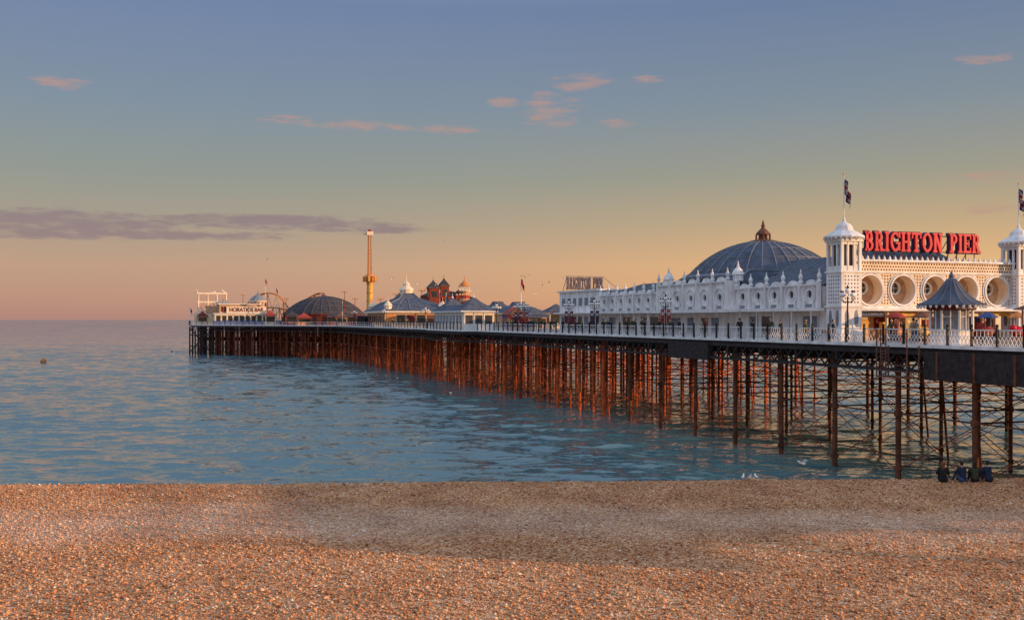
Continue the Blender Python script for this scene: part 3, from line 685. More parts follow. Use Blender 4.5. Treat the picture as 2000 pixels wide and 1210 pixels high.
# ---------------------------------------------------------------- lamps
def lamp(v,s,banner=None,h=3.9):
    e=empty('street_lamp'); B=MB()
    B.lathe(v,s,[(.2,DK),(.2,DK+.3),(.12,DK+.45),(.09,DK+1.2),(.11,DK+1.25),(.06,DK+1.4),(.05,DK+h-.5)],8,BLACK,True)
    for dx,dy in ((0,1),(0,-1),(1,0),(-1,0)):
        B.path([(v+dx*q,s+dy*q,DK+h+z) for q,z in((.05,-.9),(.35,-.95),(.55,-.75),(.55,-.6))],.03,BLACK); B.sph((v+dx*.55,s+dy*.55,DK+h-.4),.18,SIGNW,10); B.lathe(v+dx*.55,s+dy*.55,[(.1,DK+h-.24),(.08,DK+h-.15),(.01,DK+h-.05)],6,BLACK)
    B.sph((v,s,DK+h-.1),.2,SIGNW,10); B.lathe(v,s,[(.12,DK+h+.08),(.08,DK+h+.18),(.01,DK+h+.35)],6,BLACK)
    B.obj('post_and_globes',e)
    if banner:
        B=MB(); B.beam((v-.62,s,DK+h-1.15),(v+.62,s,DK+h-1.15),.04,BLACK)
        for sg in (-1,1):
            c=v+sg*.34
            B.box(c-.2,c+.2,s-.01,s+.01,DK+h-2.5,DK+h-1.2,banner)
            B.box(c-.13,c+.13,s-.02,s-.012,DK+h-1.75,DK+h-1.45,FW); B.box(c-.15,c+.15,s-.02,s-.012,DK+h-2.3,DK+h-2.15,MAROON)
            B.add([(c-.2,s,DK+h-2.5),(c+.2,s,DK+h-2.5),(c,s,DK+h-2.75)],[(0,1,2)],banner)
        B.obj('banner',e)
lamp(.7,16.7); lamp(.7,-3.5)
for s,b_ in ((45,REDM),(62.3,NAVY),(70,MAROON),(86,REDM),(88.5,NAVY),(98,None),(140,None),(176,None),(212,None)): lamp(.8,s,b_)
# ---------------------------------------------------------------- shelter
sh=empty('pier_shelter'); B=MB()
v0,v1,a0,a1=-1.5,3.6,107.5,125
B.box(v0,v1,a0,a1,DK,12.0,CREAM)
for i in range(9):
    s=a0+.5+i*1.9; B.box(v0-.05,v0-.002,s,s+.18,DK,12,WHITE); B.box(v0-.04,v0-.003,s+.4,s+1.6,DK+1.0,11.5,SLATEL); B.box(v0-.06,v0-.041,s+.95,s+1.02,DK+1.0,11.5,WHITE)
for i in range(3):
    v=v0+.35+i*1.6; B.box(v,v+1.2,a0-.04,a0-.003,DK+1.0,11.5,SLATED); B.box(v-.2,v-.06,a0-.08,a0-.002,DK,12,WHITE)
B.box(v0,v1,a0-.05,a0-.004,DK,DK+.9,WHITE)
B.box(v0-.5,v1+.5,a0-.5,a1+.5,12,12.2,WHITE)
def pyr(B,v0,v1,s0,s1,z0,z1,m,conc=.35,top=.06):
    cx,cy=(v0+v1)/2,(s0+s1)/2
    pr=[(1,z0),(.62,z0+(z1-z0)*conc),(.3,z0+(z1-z0)*.68),(top,z1)]
    vs=[]
    for f_,z in pr: vs+=[(cx+(v0-cx)*f_,cy+(s0-cy)*f_,z),(cx+(v1-cx)*f_,cy+(s0-cy)*f_,z),(cx+(v1-cx)*f_,cy+(s1-cy)*f_,z),(cx+(v0-cx)*f_,cy+(s1-cy)*f_,z)]
    fs=[(k*4+i,k*4+(i+1)%4,k*4+4+(i+1)%4,k*4+4+i) for k in range(3) for i in range(4)]+[(12,13,14,15)]
    B.add(vs,fs,m)
pyr(B,v0-.5,v1+.5,a0-.5,a0+6,12.2,14.3,SLATE); pyr(B,v0-.5,v1+.5,a1-5.5,a1+.5,12.2,14.5,SLATE)
B.add([(v0-.45,a0+3,12.2),(v1+.45,a0+3,12.2),(v1-1.5,a0+3,13.2),(v0+1.5,a0+3,13.2),(v0-.45,a1-3,12.2),(v1+.45,a1-3,12.2),(v1-1.5,a1-3,13.2),(v0+1.5,a1-3,13.2)],[(0,3,7,4),(3,2,6,7),(1,5,6,2)],SLATE)
for s,z in ((a0+2.75,14.2),(a1-2.5,14.4)): B.lathe((v0+v1)/2,s,[(.12,z),(.2,z+.2),(.05,z+.4),(.02,z+.9)],6,WHITE)
B.obj('structure',sh)
# ---------------------------------------------------------------- mid-pier stalls
def stall(name,v,s,w_,d_,h_,mw,mr,stripe=None):
    e=empty(name); B=MB()
    B.box(v,v+w_,s,s+d_,DK,DK+h_,mw); B.box(v+.2,v+w_-.2,s-.05,s-.003,DK+1,DK+h_-.6,GLASS); B.box(v-.05,v-.003,s+.3,s+d_-.3,DK+1,DK+h_-.6,GLASS)
    B.box(v,v+w_,s-.5,s-.1,DK+.95,DK+1.03,WHITE)
    k=6
    for i in range(k):
        a=v-.2+(w_+.4)*i/k;b=v-.2+(w_+.4)*(i+1)/k
        B.add([(a,s-.9,DK+h_-.4),(b,s-.9,DK+h_-.4),(b,s-.01,DK+h_-.05),(a,s-.01,DK+h_-.05)],[(0,1,2,3)],mr if i%2 else (stripe or mr))
    pyr(B,v-.25,v+w_+.25,s-.25,s+d_+.25,DK+h_,DK+h_+1.4,mr)
    B.obj('structure',e)
stall('gift_kiosk',11.5,124,3,3,2.6,BLUE,REDM); stall('gift_kiosk',15.6,125,3.6,3,2.5,TAN,SLATE); stall('gift_kiosk',21,128,4,4,3.2,CREAM,SLATE); stall('gift_kiosk',8,112,2.4,2.4,2.5,REDM,BROWN)
stall('snack_kiosk',14,96,4,3,3.0,CREAM,SLATE); stall('snack_kiosk',19.5,99,4,4,3.4,TAN,SLATE)
def pole(v,s,zt,mode,zb=DK,hh=1.4,ww=2.2):
    e=empty('flagpole'); B=MB(); B.cyl((v,s,zb),(v,s,zt),.09,.05,6,WHITE); B.sph((v,s,zt),.12,YELLOW,6); B.obj('pole',e); flag(e,'flag_cloth',v,s,zt-.2,hh,ww,mode,.9)
pole(14,124,18.5,FR); pole(9,160,17,FR); pole(2,130,15.5,FB)
am=empty('amusement_pavilion'); B=MB()
B.box(3,18,186,206,DK,12.4,TAN); B.box(2.3,18.7,185.3,206.7,12.4,12.8,CREAM)
for i in range(6): B.box(3.5+2.4*i,5.3+2.4*i,185.9,185.99,DK+.3,11.9,[ORANGE,GLASS,MAROON,GLASS,BROWN,GLASS][i])
for i in range(8): B.box(2.9,2.99,187+2.4*i,188.6+2.4*i,DK+.4,11.8,[GLASS,BROWN][i%2])
pyr(B,2.3,18.7,185.3,206.7,12.8,17.2,SLATE,.45,.14)
for dx,dy in((-1,-1),(1,-1),(1,1),(-1,1)):
    pts=[(10.5+dx*8.2*f_,196+dy*10.7*f_,z+.05) for f_,z in((1,12.8),(.62,14.78),(.3,15.8),(.14,17.2))]; B.path(pts,.12,SLATEL,4)
for f_ in (-.6,-.2,.2,.6):
    B.path([(10.5+f_*8.2,185.3,12.85),(10.5+f_*8.2*.62,196-10.7*.62,14.83),(10.5+f_*8.2*.3,196-10.7*.3,15.85)],.08,SLATEL,4)
    B.path([(2.3,196+f_*10.7,12.85),(10.5-8.2*.62,196+f_*10.7*.62,14.83),(10.5-8.2*.3,196+f_*10.7*.3,15.85)],.08,SLATEL,4)
B.lathe(10.5,196,[(1.6,16.6),(1.6,17.8),(1.9,17.9),(1.5,18.4),(.8,19.0),(.9,19.4),(.4,19.9),(.12,20.2),(.05,21.6)],10,CREAM)
for v,s in ((4,187),(17,187),(4,205)): B.lathe(v,s,[(.9,12.8),(.9,13.9),(1.1,14),(.7,14.6),(.1,15.2),(.03,16)],8,CREAM)
B.obj('structure',am)
wt=empty('water_slide_tube'); B=MB(); B.cyl((1.2,205,10.6),(4.4,209,10.6),1.2,1.2,14,BLACK)
for q in (0,.5,1): 
    c=Vector((1.2,205,10.6)).lerp(Vector((4.4,209,10.6)),q); B.box(c.x-1,c.x+1,c.y-.15,c.y+.15,DK,9.8,BROWN)
B.obj('tube',wt)
hh_=empty('haunted_house'); B=MB()
B.box(20,29,210,220,DK,17,BRICK)
for v,s,w_,z1,z2 in((19.8,209.6,2.6,18.8,21),(26.8,209.6,2.4,17.0,18.6),(23.2,211,2.2,19.4,21.6)):
    B.box(v,v+w_,s,s+w_,DK,z1,BRICK); B.box(v-.2,v+w_+.2,s-.2,s+w_+.2,z1,z1+.25,BROWN); pyr(B,v-.2,v+w_+.2,s-.2,s+w_+.2,z1+.25,z2,SLATED,.4)
    B.box(v+.6,v+w_-.6,s-.05,s-.003,z1-2.2,z1-.7,GLASS); B.cyl((v+w_/2,s+w_/2,z2-.1),(v+w_/2,s+w_/2,z2+1),.06,.04,5,BLACK)
    B.box(v-.05,v-.003,s+.7,s+w_-.7,z1-2.2,z1-.7,GLASS)
for i in range(4): B.box(20.8+i*2.1,21.9+i*2.1,209.94,209.99,14,16,GLASS)
pyr(B,19.7,29.3,209.7,220.3,17,19.0,SLATED,.5,.3)
B.obj('structure',hh_)
hs=empty('helter_skelter'); B=MB(); hv,hsx=24.2,193
seg=10
for i in range(seg):
    z0=DK+i*.85; r0=2.1-i*.1; B.lathe(hv,hsx,[(r0,z0),(r0-.1,z0+.85)],12,[REDM,TAN][i%2],False)
B.lathe(hv,hsx,[(1.6,17.6),(1.7,17.8),(1.5,17.9)],12,CREAM)
for i in range(8):
    a_=i*math.pi/4; B.cyl((hv+1.2*math.cos(a_),hsx+1.2*math.sin(a_),17.8),(hv+1.2*math.cos(a_),hsx+1.2*math.sin(a_),19.0),.09,.09,5,WHITE)
B.lathe(hv,hsx,[(1.5,18.9),(1.3,19.2),(1.0,19.6),(.5,20.0),(.15,20.3),(.04,21.3)],12,ORANGE)
pts=[(hv+(3.0-1.2*t)*math.cos(t*16),hsx+(3.0-1.2*t)*math.sin(t*16),DK+.4+t*8.2) for t in [i/60 for i in range(61)]]
B.path(pts,.3,BROWN,6)
B.obj('structure',hs)
rt=empty('drop_tower_ride'); B=MB(); tv,ts=10,238
B.box(tv-2.2,tv+2.2,ts-2.2,ts+2.2,DK,DK+1,YELLOW)
B.lathe(tv,ts,[(.95,DK+1),(.85,21.2)],10,YELLOW,True)
for i in range(5): B.lathe(tv,ts,[(1.0,DK+2+i*2.4),(1.0,DK+2.12+i*2.4)],10,ORANGE)
B.lathe(tv,ts,[(.7,21),(1.5,21.6),(1.6,22.8),(.9,23.5)],12,ORANGE)
for i in range(10):
    a_=i*math.pi/5; B.box(tv+1.7*math.cos(a_)-.25,tv+1.7*math.cos(a_)+.25,ts+1.7*math.sin(a_)-.25,ts+1.7*math.sin(a_)+.25,21.4,22.9,[ORANGE,YELLOW][i%2])
q=.42
for dx in(-q,q):
    for dy in(-q,q): B.cyl((tv+dx,ts+dy,23.2),(tv+dx*.8,ts+dy*.8,34.8),.15,.13,5,ORANGE)
for i in range(12):
    z=23.4+i*.95
    for (ax,ay),(bx,by) in (((-q,-q),(q,-q)),((q,-q),(q,q)),((-q,q),(-q,-q))):
        B.cyl((tv+ax,ts+ay,z),(tv+bx,ts+by,z+.95),.08,.08,4,TAN); B.cyl((tv+bx,ts+by,z),(tv+ax,ts+ay,z+.95),.08,.08,4,ORANGE)
B.box(tv-.9,tv+.9,ts-.6,ts+.6,34.4,35.4,CREAM); B.lathe(tv,ts,[(.5,35.4),(.4,35.9),(.05,36.2)],8,REDM)
B.cyl((tv-.5,ts,35.2),(tv-1.7,ts,34.4),.15,.1,5,ORANGE)
B.obj('structure',rt)
dv,ds=W2L(-61,332)
ad=empty('arcade_dome'); dome(ad,'dome_roof',dv,ds,13.2,12.4,6.0,28,[1,4,7,10],SLATED,RIBD,.10)
B=MB(); B.lathe(dv,ds,[(12.9,DK),(12.9,12.3),(13.5,12.35),(13.5,12.6)],28,BRICK)
for i in range(28):
    a_=2*math.pi*(i+.5)/28; x,y=dv+12.85*math.cos(a_),ds+12.85*math.sin(a_); B.lathe(x,y,[(.55,DK+.3),(.55,11.8)],6,[ORANGE,GLASS,BROWN,GLASS][i%4])
B.lathe(dv,ds,[(1,18.2),(1,18.6),(.4,18.9),(.05,19.5)],8,RIBD); B.obj('drum',ad)
bv,bs=W2L(-93.5,322)
br=empty('horatios_bar'); B=MB()
B.box(bv,bv+16.5,bs,bs+12,DK,12.6,CREAM); B.box(bv+1.5,bv+15,bs+.6,bs+11,12.6,15.6,TAN); B.box(bv-.4,bv+16.9,bs-.4,bs+12.4,12.6,12.85,WHITE)
B.box(bv+1.2,bv+15.3,bs+.3,bs+11.3,15.6,15.85,WHITE); B.box(bv-.5,bv+22,bs-2.6,bs-2.3,DK,DK+1.35,BLUE)
for i in range(9): B.box(bv+.5+i*1.8,bv+1.8+i*1.8,bs-.05,bs-.003,DK+1.1,12.1,GLASS)
for i in range(3): B.box(bv+2+i*.9,bv+2.6+i*.9,bs+.55,bs+.597,13.3,15.0,MAROON)
B.box(bv+3.6,bv+15.8,bs-.2,bs+.2,12.9,14.9,CREAM)
B.lathe(bv+13.6,bs+3,[(2.4,DK),(2.4,16.6),(2.9,16.7),(2.9,16.9)],12,CREAM,True); B.lathe(bv+13.6,bs+3,[(2.9,16.9),(2.2,17.7),(1.2,18.5),(.4,18.9),(.08,20)],12,SLATEL)
for i in range(12):
    a_=i*math.pi/6; B.box(bv+13.6+2.4*math.cos(a_)-.2,bv+13.6+2.4*math.cos(a_)+.2,bs+3+2.4*math.sin(a_)-.2,bs+3+2.4*math.sin(a_)+.2,15,16.2,MAROON)
B.obj('structure',br)
text('bar_lettering','HORATIOS BAR',1.75,(bv+9.7,bs-.26,13.9),br,MAROON,.04,0,.03,.85)
rc=empty('roller_coaster'); B=MB(); cx,cy=W2L(-74,336)
pts=[]
for i in range(121):
    t=i/120*2*math.pi
    pts.append((cx+10.5*math.cos(t)+1.5*math.cos(3*t),cy+7*math.sin(t)+1.5*math.sin(2*t),15.8+2.8*math.sin(2*t+.6)+1.8*math.cos(3*t)))
for off in (-.5,.5):
    B.path([(p[0]+off*math.cos(i/120*2*math.pi),p[1]+off*math.sin(i/120*2*math.pi),p[2]) for i,p in enumerate(pts)],.22,ORANGE,5)
for i in range(0,120,2): 
    p=pts[i]; t=i/120*2*math.pi; B.cyl((p[0]-.5*math.cos(t),p[1]-.5*math.sin(t),p[2]-.1),(p[0]+.5*math.cos(t),p[1]+.5*math.sin(t),p[2]-.1),.1,.1,4,YELLOW)
for i in range(0,120,5):
    p=pts[i]; B.cyl((p[0],p[1],DK),(p[0],p[1],p[2]-.1),.16,.13,5,ORANGE if i%10 else CREAM); 
    q_=pts[(i+5)%120]; B.cyl((p[0],p[1],DK+.3),(q_[0],q_[1],q_[2]-.3),.09,.09,4,YELLOW); B.cyl((q_[0],q_[1],DK+.3),(p[0],p[1],p[2]-.3),.09,.09,4,ORANGE)
B.obj('track',rc)
gr=empty('looping_ride'); B=MB(); gx,gy=W2L(-97.5,333)
for dv_ in (-4.5,-1.5,1.5,4.5):
    for dy in(-2.5,2.5): B.cyl((gx+dv_,gy+dy,DK),(gx+dv_*.95,gy+dy*.5,19.4),.28,.22,6,CREAM)
for z in (13.5,16.5,19.3):
    B.beam((gx-4.7,gy-1.5,z),(gx+4.7,gy-1.5,z),.5,CREAM); B.beam((gx-4.5,gy+1.5,z),(gx+4.5,gy+1.5,z),.3,ORANGE)
for i in range(6):
    x=gx-4.4+i*1.47; B.cyl((x,gy-1.5,16.5),(x+1.47,gy-1.5,19.2),.16,.16,4,TAN); B.cyl((x+1.47,gy-1.5,13.5),(x,gy-1.5,16.5),.16,.16,4,ORANGE)
B.box(gx-5.5,gx+5.5,gy-3,gy+3,DK,13.0,CREAM); B.box(gx-2,gx+3,gy-3.2,gy-1.6,13.0,15.2,TAN)
B.cyl((gx-4.5,gy-1.5,19.2),(gx-4.9,gy-1.5,20.6),.16,.1,5,CREAM); B.cyl((gx+4.3,gy-1.5,19.2),(gx+3.0,gy-1.5,20.4),.3,.25,5,CREAM); B.cyl((gx-.5,gy-1.5,19.2),(gx+1.0,gy-1.5,20.0),.3,.25,5,CREAM)
B.obj('frame',gr)
for nm,wx,wy,w_,d_,h_,mw,mr in [('ride_booth',-100.5,327.5,3,3,3.0,CREAM,MAROON),('ride_booth',-70,318,4,4,3,REDM,SLATED),('dodgems_hall',-55,305,9,8,2.8,BRICK,SLATED),('ride_booth',-44,296,4,4,2.8,BLUE,BROWN),('ride_booth',-64,306,4,3,2.4,ORANGE,REDM),('snack_kiosk',-33,262,4,4,2.8,TAN,SLATE),('ride_booth',-77,320,3,3,3.2,CREAM,REDM),('ride_booth',-50,292,3,3,2.6,TAN,BROWN),('ride_booth',-38,285,3,3,3.4,CREAM,SLATE)]:
    a_,b_=W2L(wx,wy); stall(nm,a_,b_,w_,d_,h_,mw,mr,BROWN)
for wx,wy,zt,md in ((-79.5,330,24.5,FR),(-76,330,21.5,FR),(-103,328,15,FB),(-48,290,16,FR)):
    a_,b_=W2L(wx,wy); pole(a_,b_,zt,md)
for wx,wy,zt in ((-88,335,19),(-71,322,17.5),(-52,318,19.5),(-46,300,17),(-36,280,16.5),(-30,265,17.5),(-22,250,18),(-12,235,16.5)):
    e=empty('floodlight_mast'); a_,b_=W2L(wx,wy); B=MB(); B.cyl((a_,b_,DK),(a_,b_,zt),.13,.08,6,BROWN); B.beam((a_-.8,b_,zt-.2),(a_+.8,b_,zt-.2),.12,BROWN)
    for q in (-.7,0,.7): B.box(a_+q-.2,a_+q+.2,b_-.3,b_-.08,zt-.1,zt+.25,TAN)
    B.obj('mast',e)
for v,s,w_,h_ in ((20,150,9,2.8),(22,168,8,3.2),(8,222,7,3.0)):
    e=empty('arcade_hall'); B=MB(); B.box(v,v+w_,s,s+10,DK,DK+h_,BRICK if s>160 else TAN); B.box(v-.3,v+w_+.3,s-.3,s+10.3,DK+h_,DK+h_+.25,CREAM); pyr(B,v-.3,v+w_+.3,s-.3,s+10.3,DK+h_+.25,DK+h_+2.6,SLATE,.4,.2)
    for i in range(3): B.box(v+.6+i*w_/3.3,v+.6+i*w_/3.3+1.5,s-.05,s-.003,DK+.3,DK+h_-.6,[ORANGE,GLASS,MAROON][i])
    B.obj('structure',e)
def ride(v,s,m1,m2):
    e=empty('childrens_ride'); B=MB()
    B.lathe(v,s,[(.65,DK),(.65,DK+.2),(.5,DK+.25)],12,m2)
    B.sph((v,s,DK+.7),.62,m1,14,(1.25,.75,.75)); B.sph((v-.55,s,DK+1.0),.3,m1,10); B.cyl((v+.3,s,DK+.9),(v+.3,s,DK+1.9),.04,.04,6,WHITE); B.cyl((v-.45,s,DK+1),(v-.45,s,DK+1.9),.04,.04,6,WHITE)
    B.lathe(v-.05,s,[(.85,DK+1.85),(.8,DK+1.95),(.4,DK+2.2),(.05,DK+2.35)],10,m2)
    for dx in(-.5,.5): B.ring('y',v+dx,DK+.4,s-.52,.12,.26,.1,BLACK,14)
    B.obj('body',e)
ride(9,21.5,ORANGE,REDM); ride(11.2,21,YELLOW,BROWN); ride(18.3,21.5,REDM,BLUE); ride(20.5,20.5,RED,ORANGE)
def parasol_stall(v,s):
    e=empty('ticket_stall'); B=MB(); B.box(v-1,v+1,s-.8,s+.8,DK,DK+1.1,CREAM); 
    for dx in(-1,1):
        for dy in(-.8,.8): B.cyl((v+dx,s+dy,DK+1.1),(v+dx,s+dy,DK+2.4),.05,.05,6,BROWN)
    pyr(B,v-1.5,v+1.5,s-1.3,s+1.3,DK+2.4,DK+3.3,BROWN); B.box(v-.7,v+.7,s-.85,s-.803,DK+.2,DK+.9,ORANGE); B.obj('stall',e)
parasol_stall(13,11)
def bench(v,s):
    e=empty('deck_bench'); B=MB()
    for i in range(3): B.box(v+.12*i,v+.12*i+.09,s,s+1.8,DK+.43,DK+.47,BROWN)
    for i in range(3): B.box(v+.40,v+.43,s,s+1.8,DK+.55+.13*i,DK+.64+.13*i,BROWN)
    for q in (.1,1.65): B.box(v,v+.05,s+q,s+q+.06,DK,DK+.43,BLACK); B.box(v+.36,v+.4,s+q,s+q+.06,DK,DK+.92,BLACK); B.box(v,v+.4,s+q,s+q+.06,DK+.38,DK+.425,BLACK)
    B.obj('seat',e)
for s in (22,30,50,58): bench(3.2,s)

# ---------------------------------------------------------------- people
def figure(parts):
    B=MB()
    for p,q,r0,r1,m in parts:
        B.cyl(p,q,r0,r1,10,m); B.sph(p,r0,m,10); B.sph(q,r1,m,10)
    me=bpy.data.meshes.new('t'); me.from_pydata(B.v,[],B.f); o=bpy.data.objects.new('t',me); scene.collection.objects.link(o)
    md=o.modifiers.new('r','REMESH'); md.mode='VOXEL'; md.voxel_size=.018
    sm=o.modifiers.new('s','SMOOTH'); sm.iterations=1
    dg=bpy.context.evaluated_depsgraph_get(); nm=bpy.data.meshes.new_from_object(o.evaluated_get(dg)); bpy.data.objects.remove(o)
    nm.materials.clear(); mats=[]
    for p in parts:
        if p[4] not in mats: mats.append(p[4]); nm.materials.append(p[4])
    segs=[(Vector(p),Vector(q),r0,r1,mats.index(m)) for p,q,r0,r1,m in parts]
    for f in nm.polygons:
        c=f.center; best=1e9
        for p,q,r0,r1,mi in segs:
            d=q-p; t=max(0,min(1,(c-p).dot(d)/max(1e-9,d.length_squared))); ds_=(c-(p+d*t)).length-(r0+(r1-r0)*t)
            if ds_<best: best=ds_; b_=mi
        f.material_index=b_; f.use_smooth=True
    return nm
def head_parts(c,f,hair,long=False):
    c=Vector(c); f=Vector(f)
    P_=[(c+Vector((0,0,-.03)),c+Vector((0,0,.03)),.085,.09,SKIN),(c+f*.09+Vector((0,0,-.005)),c+f*.105+Vector((0,0,-.02)),.014,.016,SKIN),
        (c-f*.025+Vector((0,0,.04)),c-f*.035+Vector((0,0,.0)),.094,.09,hair),(c+f*.05+Vector((0,0,-.075)),c+f*.06+Vector((0,0,-.075)),.03,.025,SKIN)]
    s_=Vector((f.y,-f.x,0))
    for k in (-1,1): P_.append((c+s_*k*.088,c+s_*k*.095+Vector((0,0,.02)),.018,.018,SKIN)); P_.append((c+s_*k*.034+f*.083+Vector((0,0,.012)),c+s_*k*.036+f*.084+Vector((0,0,.012)),.011,.011,HAIRB))
    if long: P_.append((c-f*.05,c-f*.07+Vector((0,0,-.2)),.08,.06,hair))
    return P_
def hand(w_,d_,sk):
    w_=Vector(w_);d_=Vector(d_).normalized(); s_=d_.cross(Vector((0,0,1)))
    if s_.length<.1: s_=Vector((1,0,0))
    s_.normalize(); P_=[(w_,w_+d_*.07,.03,.032,sk)]
    for i,l in enumerate((.06,.075,.07,.055)):
        b=w_+d_*.08+s_*(i-1.5)*.021; P_.append((b,b+d_*l+Vector((0,0,-.012)),.011,.010,sk))
    P_.append((w_+d_*.02+s_*-.03,w_+d_*.06+s_*-.065,.013,.011,sk)); return P_
def standing(top,leg,hair,stride=0,arms=0,long=False,wide=1):
    f=Vector((0,-1,0)); P_=[]
    for k in(-1,1):
        st=stride*k
        P_+= [((k*.09,0,.92),(k*.10,-.02-st*.5,.5),.095,.062,leg),((k*.10,-.02-st*.5,.5),(k*.10,.02-st+(.1 if st<0 else 0),.1),.06,.042,leg),((k*.10,.03-st,.06),(k*.11,-.12-st,.04),.045,.035,BLACK)]
        el=(k*.26,.03+st*.3,1.13) if not arms else (k*.25,-.03,1.14)
        wr=(k*.25,-.04+st*.6,.90) if not arms else (k*.12,-.28,1.1)
        P_+= [((k*.18,0,1.41),el,.062,.048,top),(el,wr,.046,.034,top)]
        P_+= hand(wr,(Vector(wr)-Vector(el)),SKIN)
    P_+= [((-.06*wide,0,.93),(.06*wide,0,.93),.125,.125,top),((0,0,.95),(0,.0,1.2),.135*wide,.14*wide,top),((-.07,0,1.3),(.07,0,1.3),.125,.125,top),((-.14,0,1.41),(.14,0,1.41),.065,.065,top),((0,.01,1.42),(0,-.01,1.56),.052,.05,SKIN)]
    P_+= head_parts((0,-.02,1.65),f,hair,long); return figure(P_)
def sitting(top,leg,hair,long=False,lean=0):
    f=Vector((0,-1,0)); P_=[]
    for k in(-1,1):
        P_+= [((k*.09,0,.13),(k*.13,-.36,.50),.10,.066,leg),((k*.13,-.36,.50),(k*.12,-.60,.10),.062,.045,leg),((k*.12,-.60,.06),(k*.13,-.76,.05),.045,.035,BLACK)]
        el=(k*.27,-.20,.40); wr=(k*.08,-.43,.44)
        P_+= [((k*.18,-.02+lean,.66),el,.065,.05,top),(el,wr,.048,.035,top)]+hand(wr,(-k*.8,-.3,0),SKIN)
    P_+= [((-.08,.02,.14),(.08,.02,.14),.14,.14,leg),((0,.02,.2),(0,.02+lean,.45),.15,.155,top),((-.07,lean,.55),(.07,lean,.55),.135,.135,top),((-.14,lean,.66),(.14,lean,.66),.07,.07,top),((0,lean,.68),(0,lean-.02,.80),.052,.05,SKIN)]
    P_+= head_parts((0,lean-.03,.90),f,hair,long); return figure(P_)
PM=[standing(CL1,CL2,HAIRB,.15),standing(CL2,CL4,HAIRB,0,1),standing(CL5,CL2,HAIRR,.12,0,True),standing(CL6,CL4,HAIRB,.2),standing(CL3,CL1,HAIRB,0,0)]
def person(me,x,y,z,rz,sc=1):
    o=bpy.data.objects.new('person',me); scene.collection.objects.link(o); o.location=(x,y,z); o.rotation_euler=(0,0,rz); o.scale=(sc,)*3; return o
def pd(v,s,k=None,rz=None):
    x,y=L2W(v,s); person(PM[random.choice((0,1,2,3,4,0,1,4))],x,y,DK,random.uniform(0,6.28) if rz is None else rz,random.uniform(.96,1.06))
for v,s in [(1.2,70.3),(1.8,68.3),(2.4,67.2),(1.4,64.8),(2.6,63.9),(1.6,60.5),(1.2,58.9),(1.2,56.4),(1.4,55.2),(2.0,54.2),(1.3,53.4),(1.9,52.3),(1.0,50.1),(1.5,47.9),(.9,42.4),(2.2,39.5),(.7,37.8),(1.6,10.9),(3.0,14.3),(6.5,19),(1.3,27.5),(2.4,34),(1.8,31),(1.2,22.5),(2.5,20.8),(8,18),(16,19.5),(1.5,-1),(1.0,4.2),(5,12),(.8,25.4),(.8,44.1),(.8,46.2)]: pd(v,s)
for i in range(40): pd(random.uniform(.8,9),random.uniform(72,104))
for i in range(10): pd(random.uniform(.6,3),random.uniform(132,230))
SM=[sitting(CL2,CL2,HAIRR,True,.0),sitting(CL1,CL4,HAIRB,False,-.08),sitting(CL3,CL2,HAIRB,True,-.03),sitting(CL1,CL1,HAIRB,False,-.12)]
for k,(x,rz) in enumerate(((22.9,2.9),(23.95,3.3),(24.6,3.0),(25.35,3.35))):
    y=crest(x)-1.0; person(SM[k],x,y,beach_z(x,y)+.01,rz,1.1)
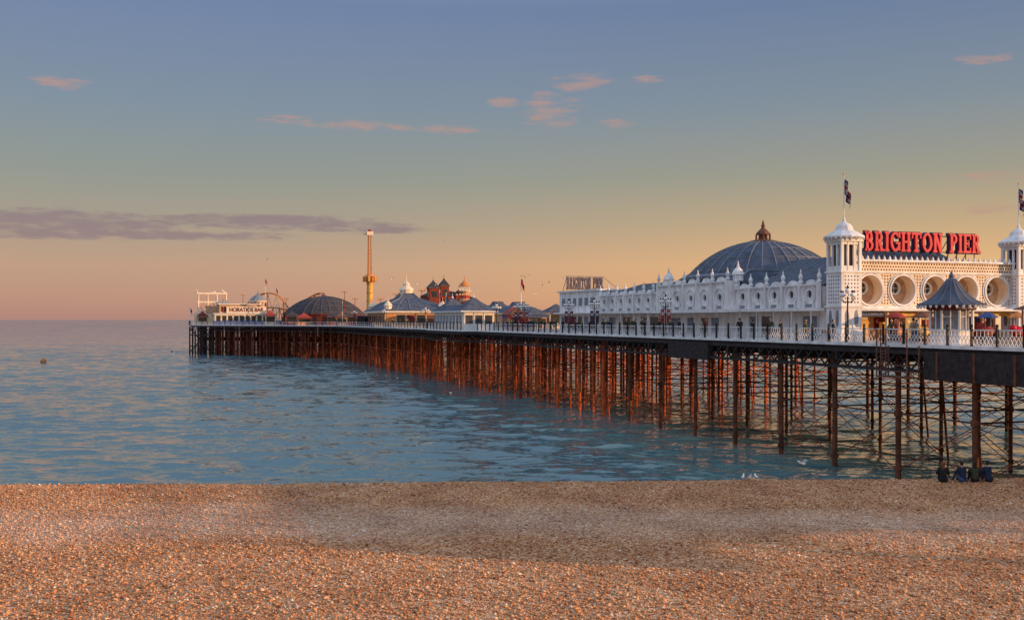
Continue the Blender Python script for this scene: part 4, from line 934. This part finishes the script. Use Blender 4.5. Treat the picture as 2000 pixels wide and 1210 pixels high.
# ---------------------------------------------------------------- gulls
def gull_mesh(fly,up=.35):
    P_=[((0,-.18,0),(0,.1,.0),.055,.075,GULLW),((0,.1,0),(0,.26,.01),.07,.02,GULLW),((0,-.18,.0),(0,-.24,.045),.05,.042,GULLW),((0,-.28,.04),(0,-.33,.03),.014,.010,YELLOW)]
    if not fly:
        P_=[((0,-.1,.2),(0,.1,.17),.075,.075,GULLW),((0,.1,.18),(0,.28,.15),.06,.015,GULLG),((0,-.12,.22),(0,-.17,.33),.05,.042,GULLW),((0,-.2,.33),(0,-.26,.31),.014,.010,YELLOW),((.06,-.05,.22),(.06,.15,.18),.03,.03,GULLG),((-.06,-.05,.22),(-.06,.15,.18),.03,.03,GULLG),((.03,0,.14),(.03,0,0),.012,.012,YELLOW),((-.03,0,.14),(-.03,0,0),.012,.012,YELLOW)]
    me=figure(P_)
    if fly:
        bm=bmesh.new(); bm.from_mesh(me)
        for m in (GULLG,GULLW,BLACK):
            if m.name not in me.materials: me.materials.append(m)
        gi=me.materials.find(GULLG.name); bi=me.materials.find(BLACK.name)
        for k in(-1,1):
            L_=[(.04,-.10,.03),(.3,-.16,.03+up*.5),(.62,-.02,.03+up*.45),(.72,.06,.03+up*.4)]; T=[(.04,.09,.02),(.3,.04,.02+up*.5),(.6,.08,.02+up*.44),(.73,.07,.03+up*.4)]
            vl=[bm.verts.new((k*a,b,c)) for a,b,c in L_]; vt=[bm.verts.new((k*a,b,c)) for a,b,c in T]
            for i in range(3):
                fc=bm.faces.new((vl[i],vl[i+1],vt[i+1],vt[i])); fc.material_index=bi if i==2 else gi
        bm.to_mesh(me); bm.free()
    return me
GF=[gull_mesh(True,.5),gull_mesh(True,-.15)]; GS=gull_mesh(False)
def gull(me,x,y,z,rz,tilt=0):
    o=bpy.data.objects.new('seagull',me); scene.collection.objects.link(o); o.location=(x,y,z); o.rotation_euler=(tilt,tilt,rz)
gull(GF[0],-33.2,100,7.5,1.2,.3); gull(GF[0],15.9,56.3,2.95,.8,.3)
for x in (12.4,12.75,13.1): gull(GS,x,crest(x)-.2,beach_z(x,crest(x)-.2)+.03,random.uniform(0,6))
for x,y,z in ((-25.9,220,19.5),(-25.2,240,19.4),(-18.5,200,17.7),(-7.7,226,17.3),(4.1,180,15.3),(6,200,17.4),(8.3,230,19.1),(-62.1,260,26),(-2.3,190,15.5),(-39,260,19.1),(10,210,18.8),(-19.5,300,33.9),(2,150,17),(-12,160,16.2),(7,140,16.5)):
    gull(random.choice(GF),x,y,z,random.uniform(0,6),random.uniform(-.3,.3))
for x,y in ((-24,195),(-21,188),(-30,210),(-9,150),(-26,185)): gull(GS,x,y,-.08,random.uniform(0,6))
e=empty('marker_buoy',(-119,260,0),0); B=MB(); B.sph((0,0,.25),.75,ORANGE,14); B.lathe(0,0,[(.3,.8),(.25,1.1),(.08,1.2),(.06,1.5)],8,ORANGE); B.obj('float',e)

# ---------------------------------------------------------------- camera
cd=bpy.data.cameras.new('camera'); cam=bpy.data.objects.new('camera',cd); scene.collection.objects.link(cam)
cam.location=(0,0,10.8); cam.rotation_euler=(R(90),0,0); cd.sensor_width=36; cd.lens=36; cd.shift_y=.0095; cd.clip_end=100000; cd.clip_start=.1
scene.camera=cam
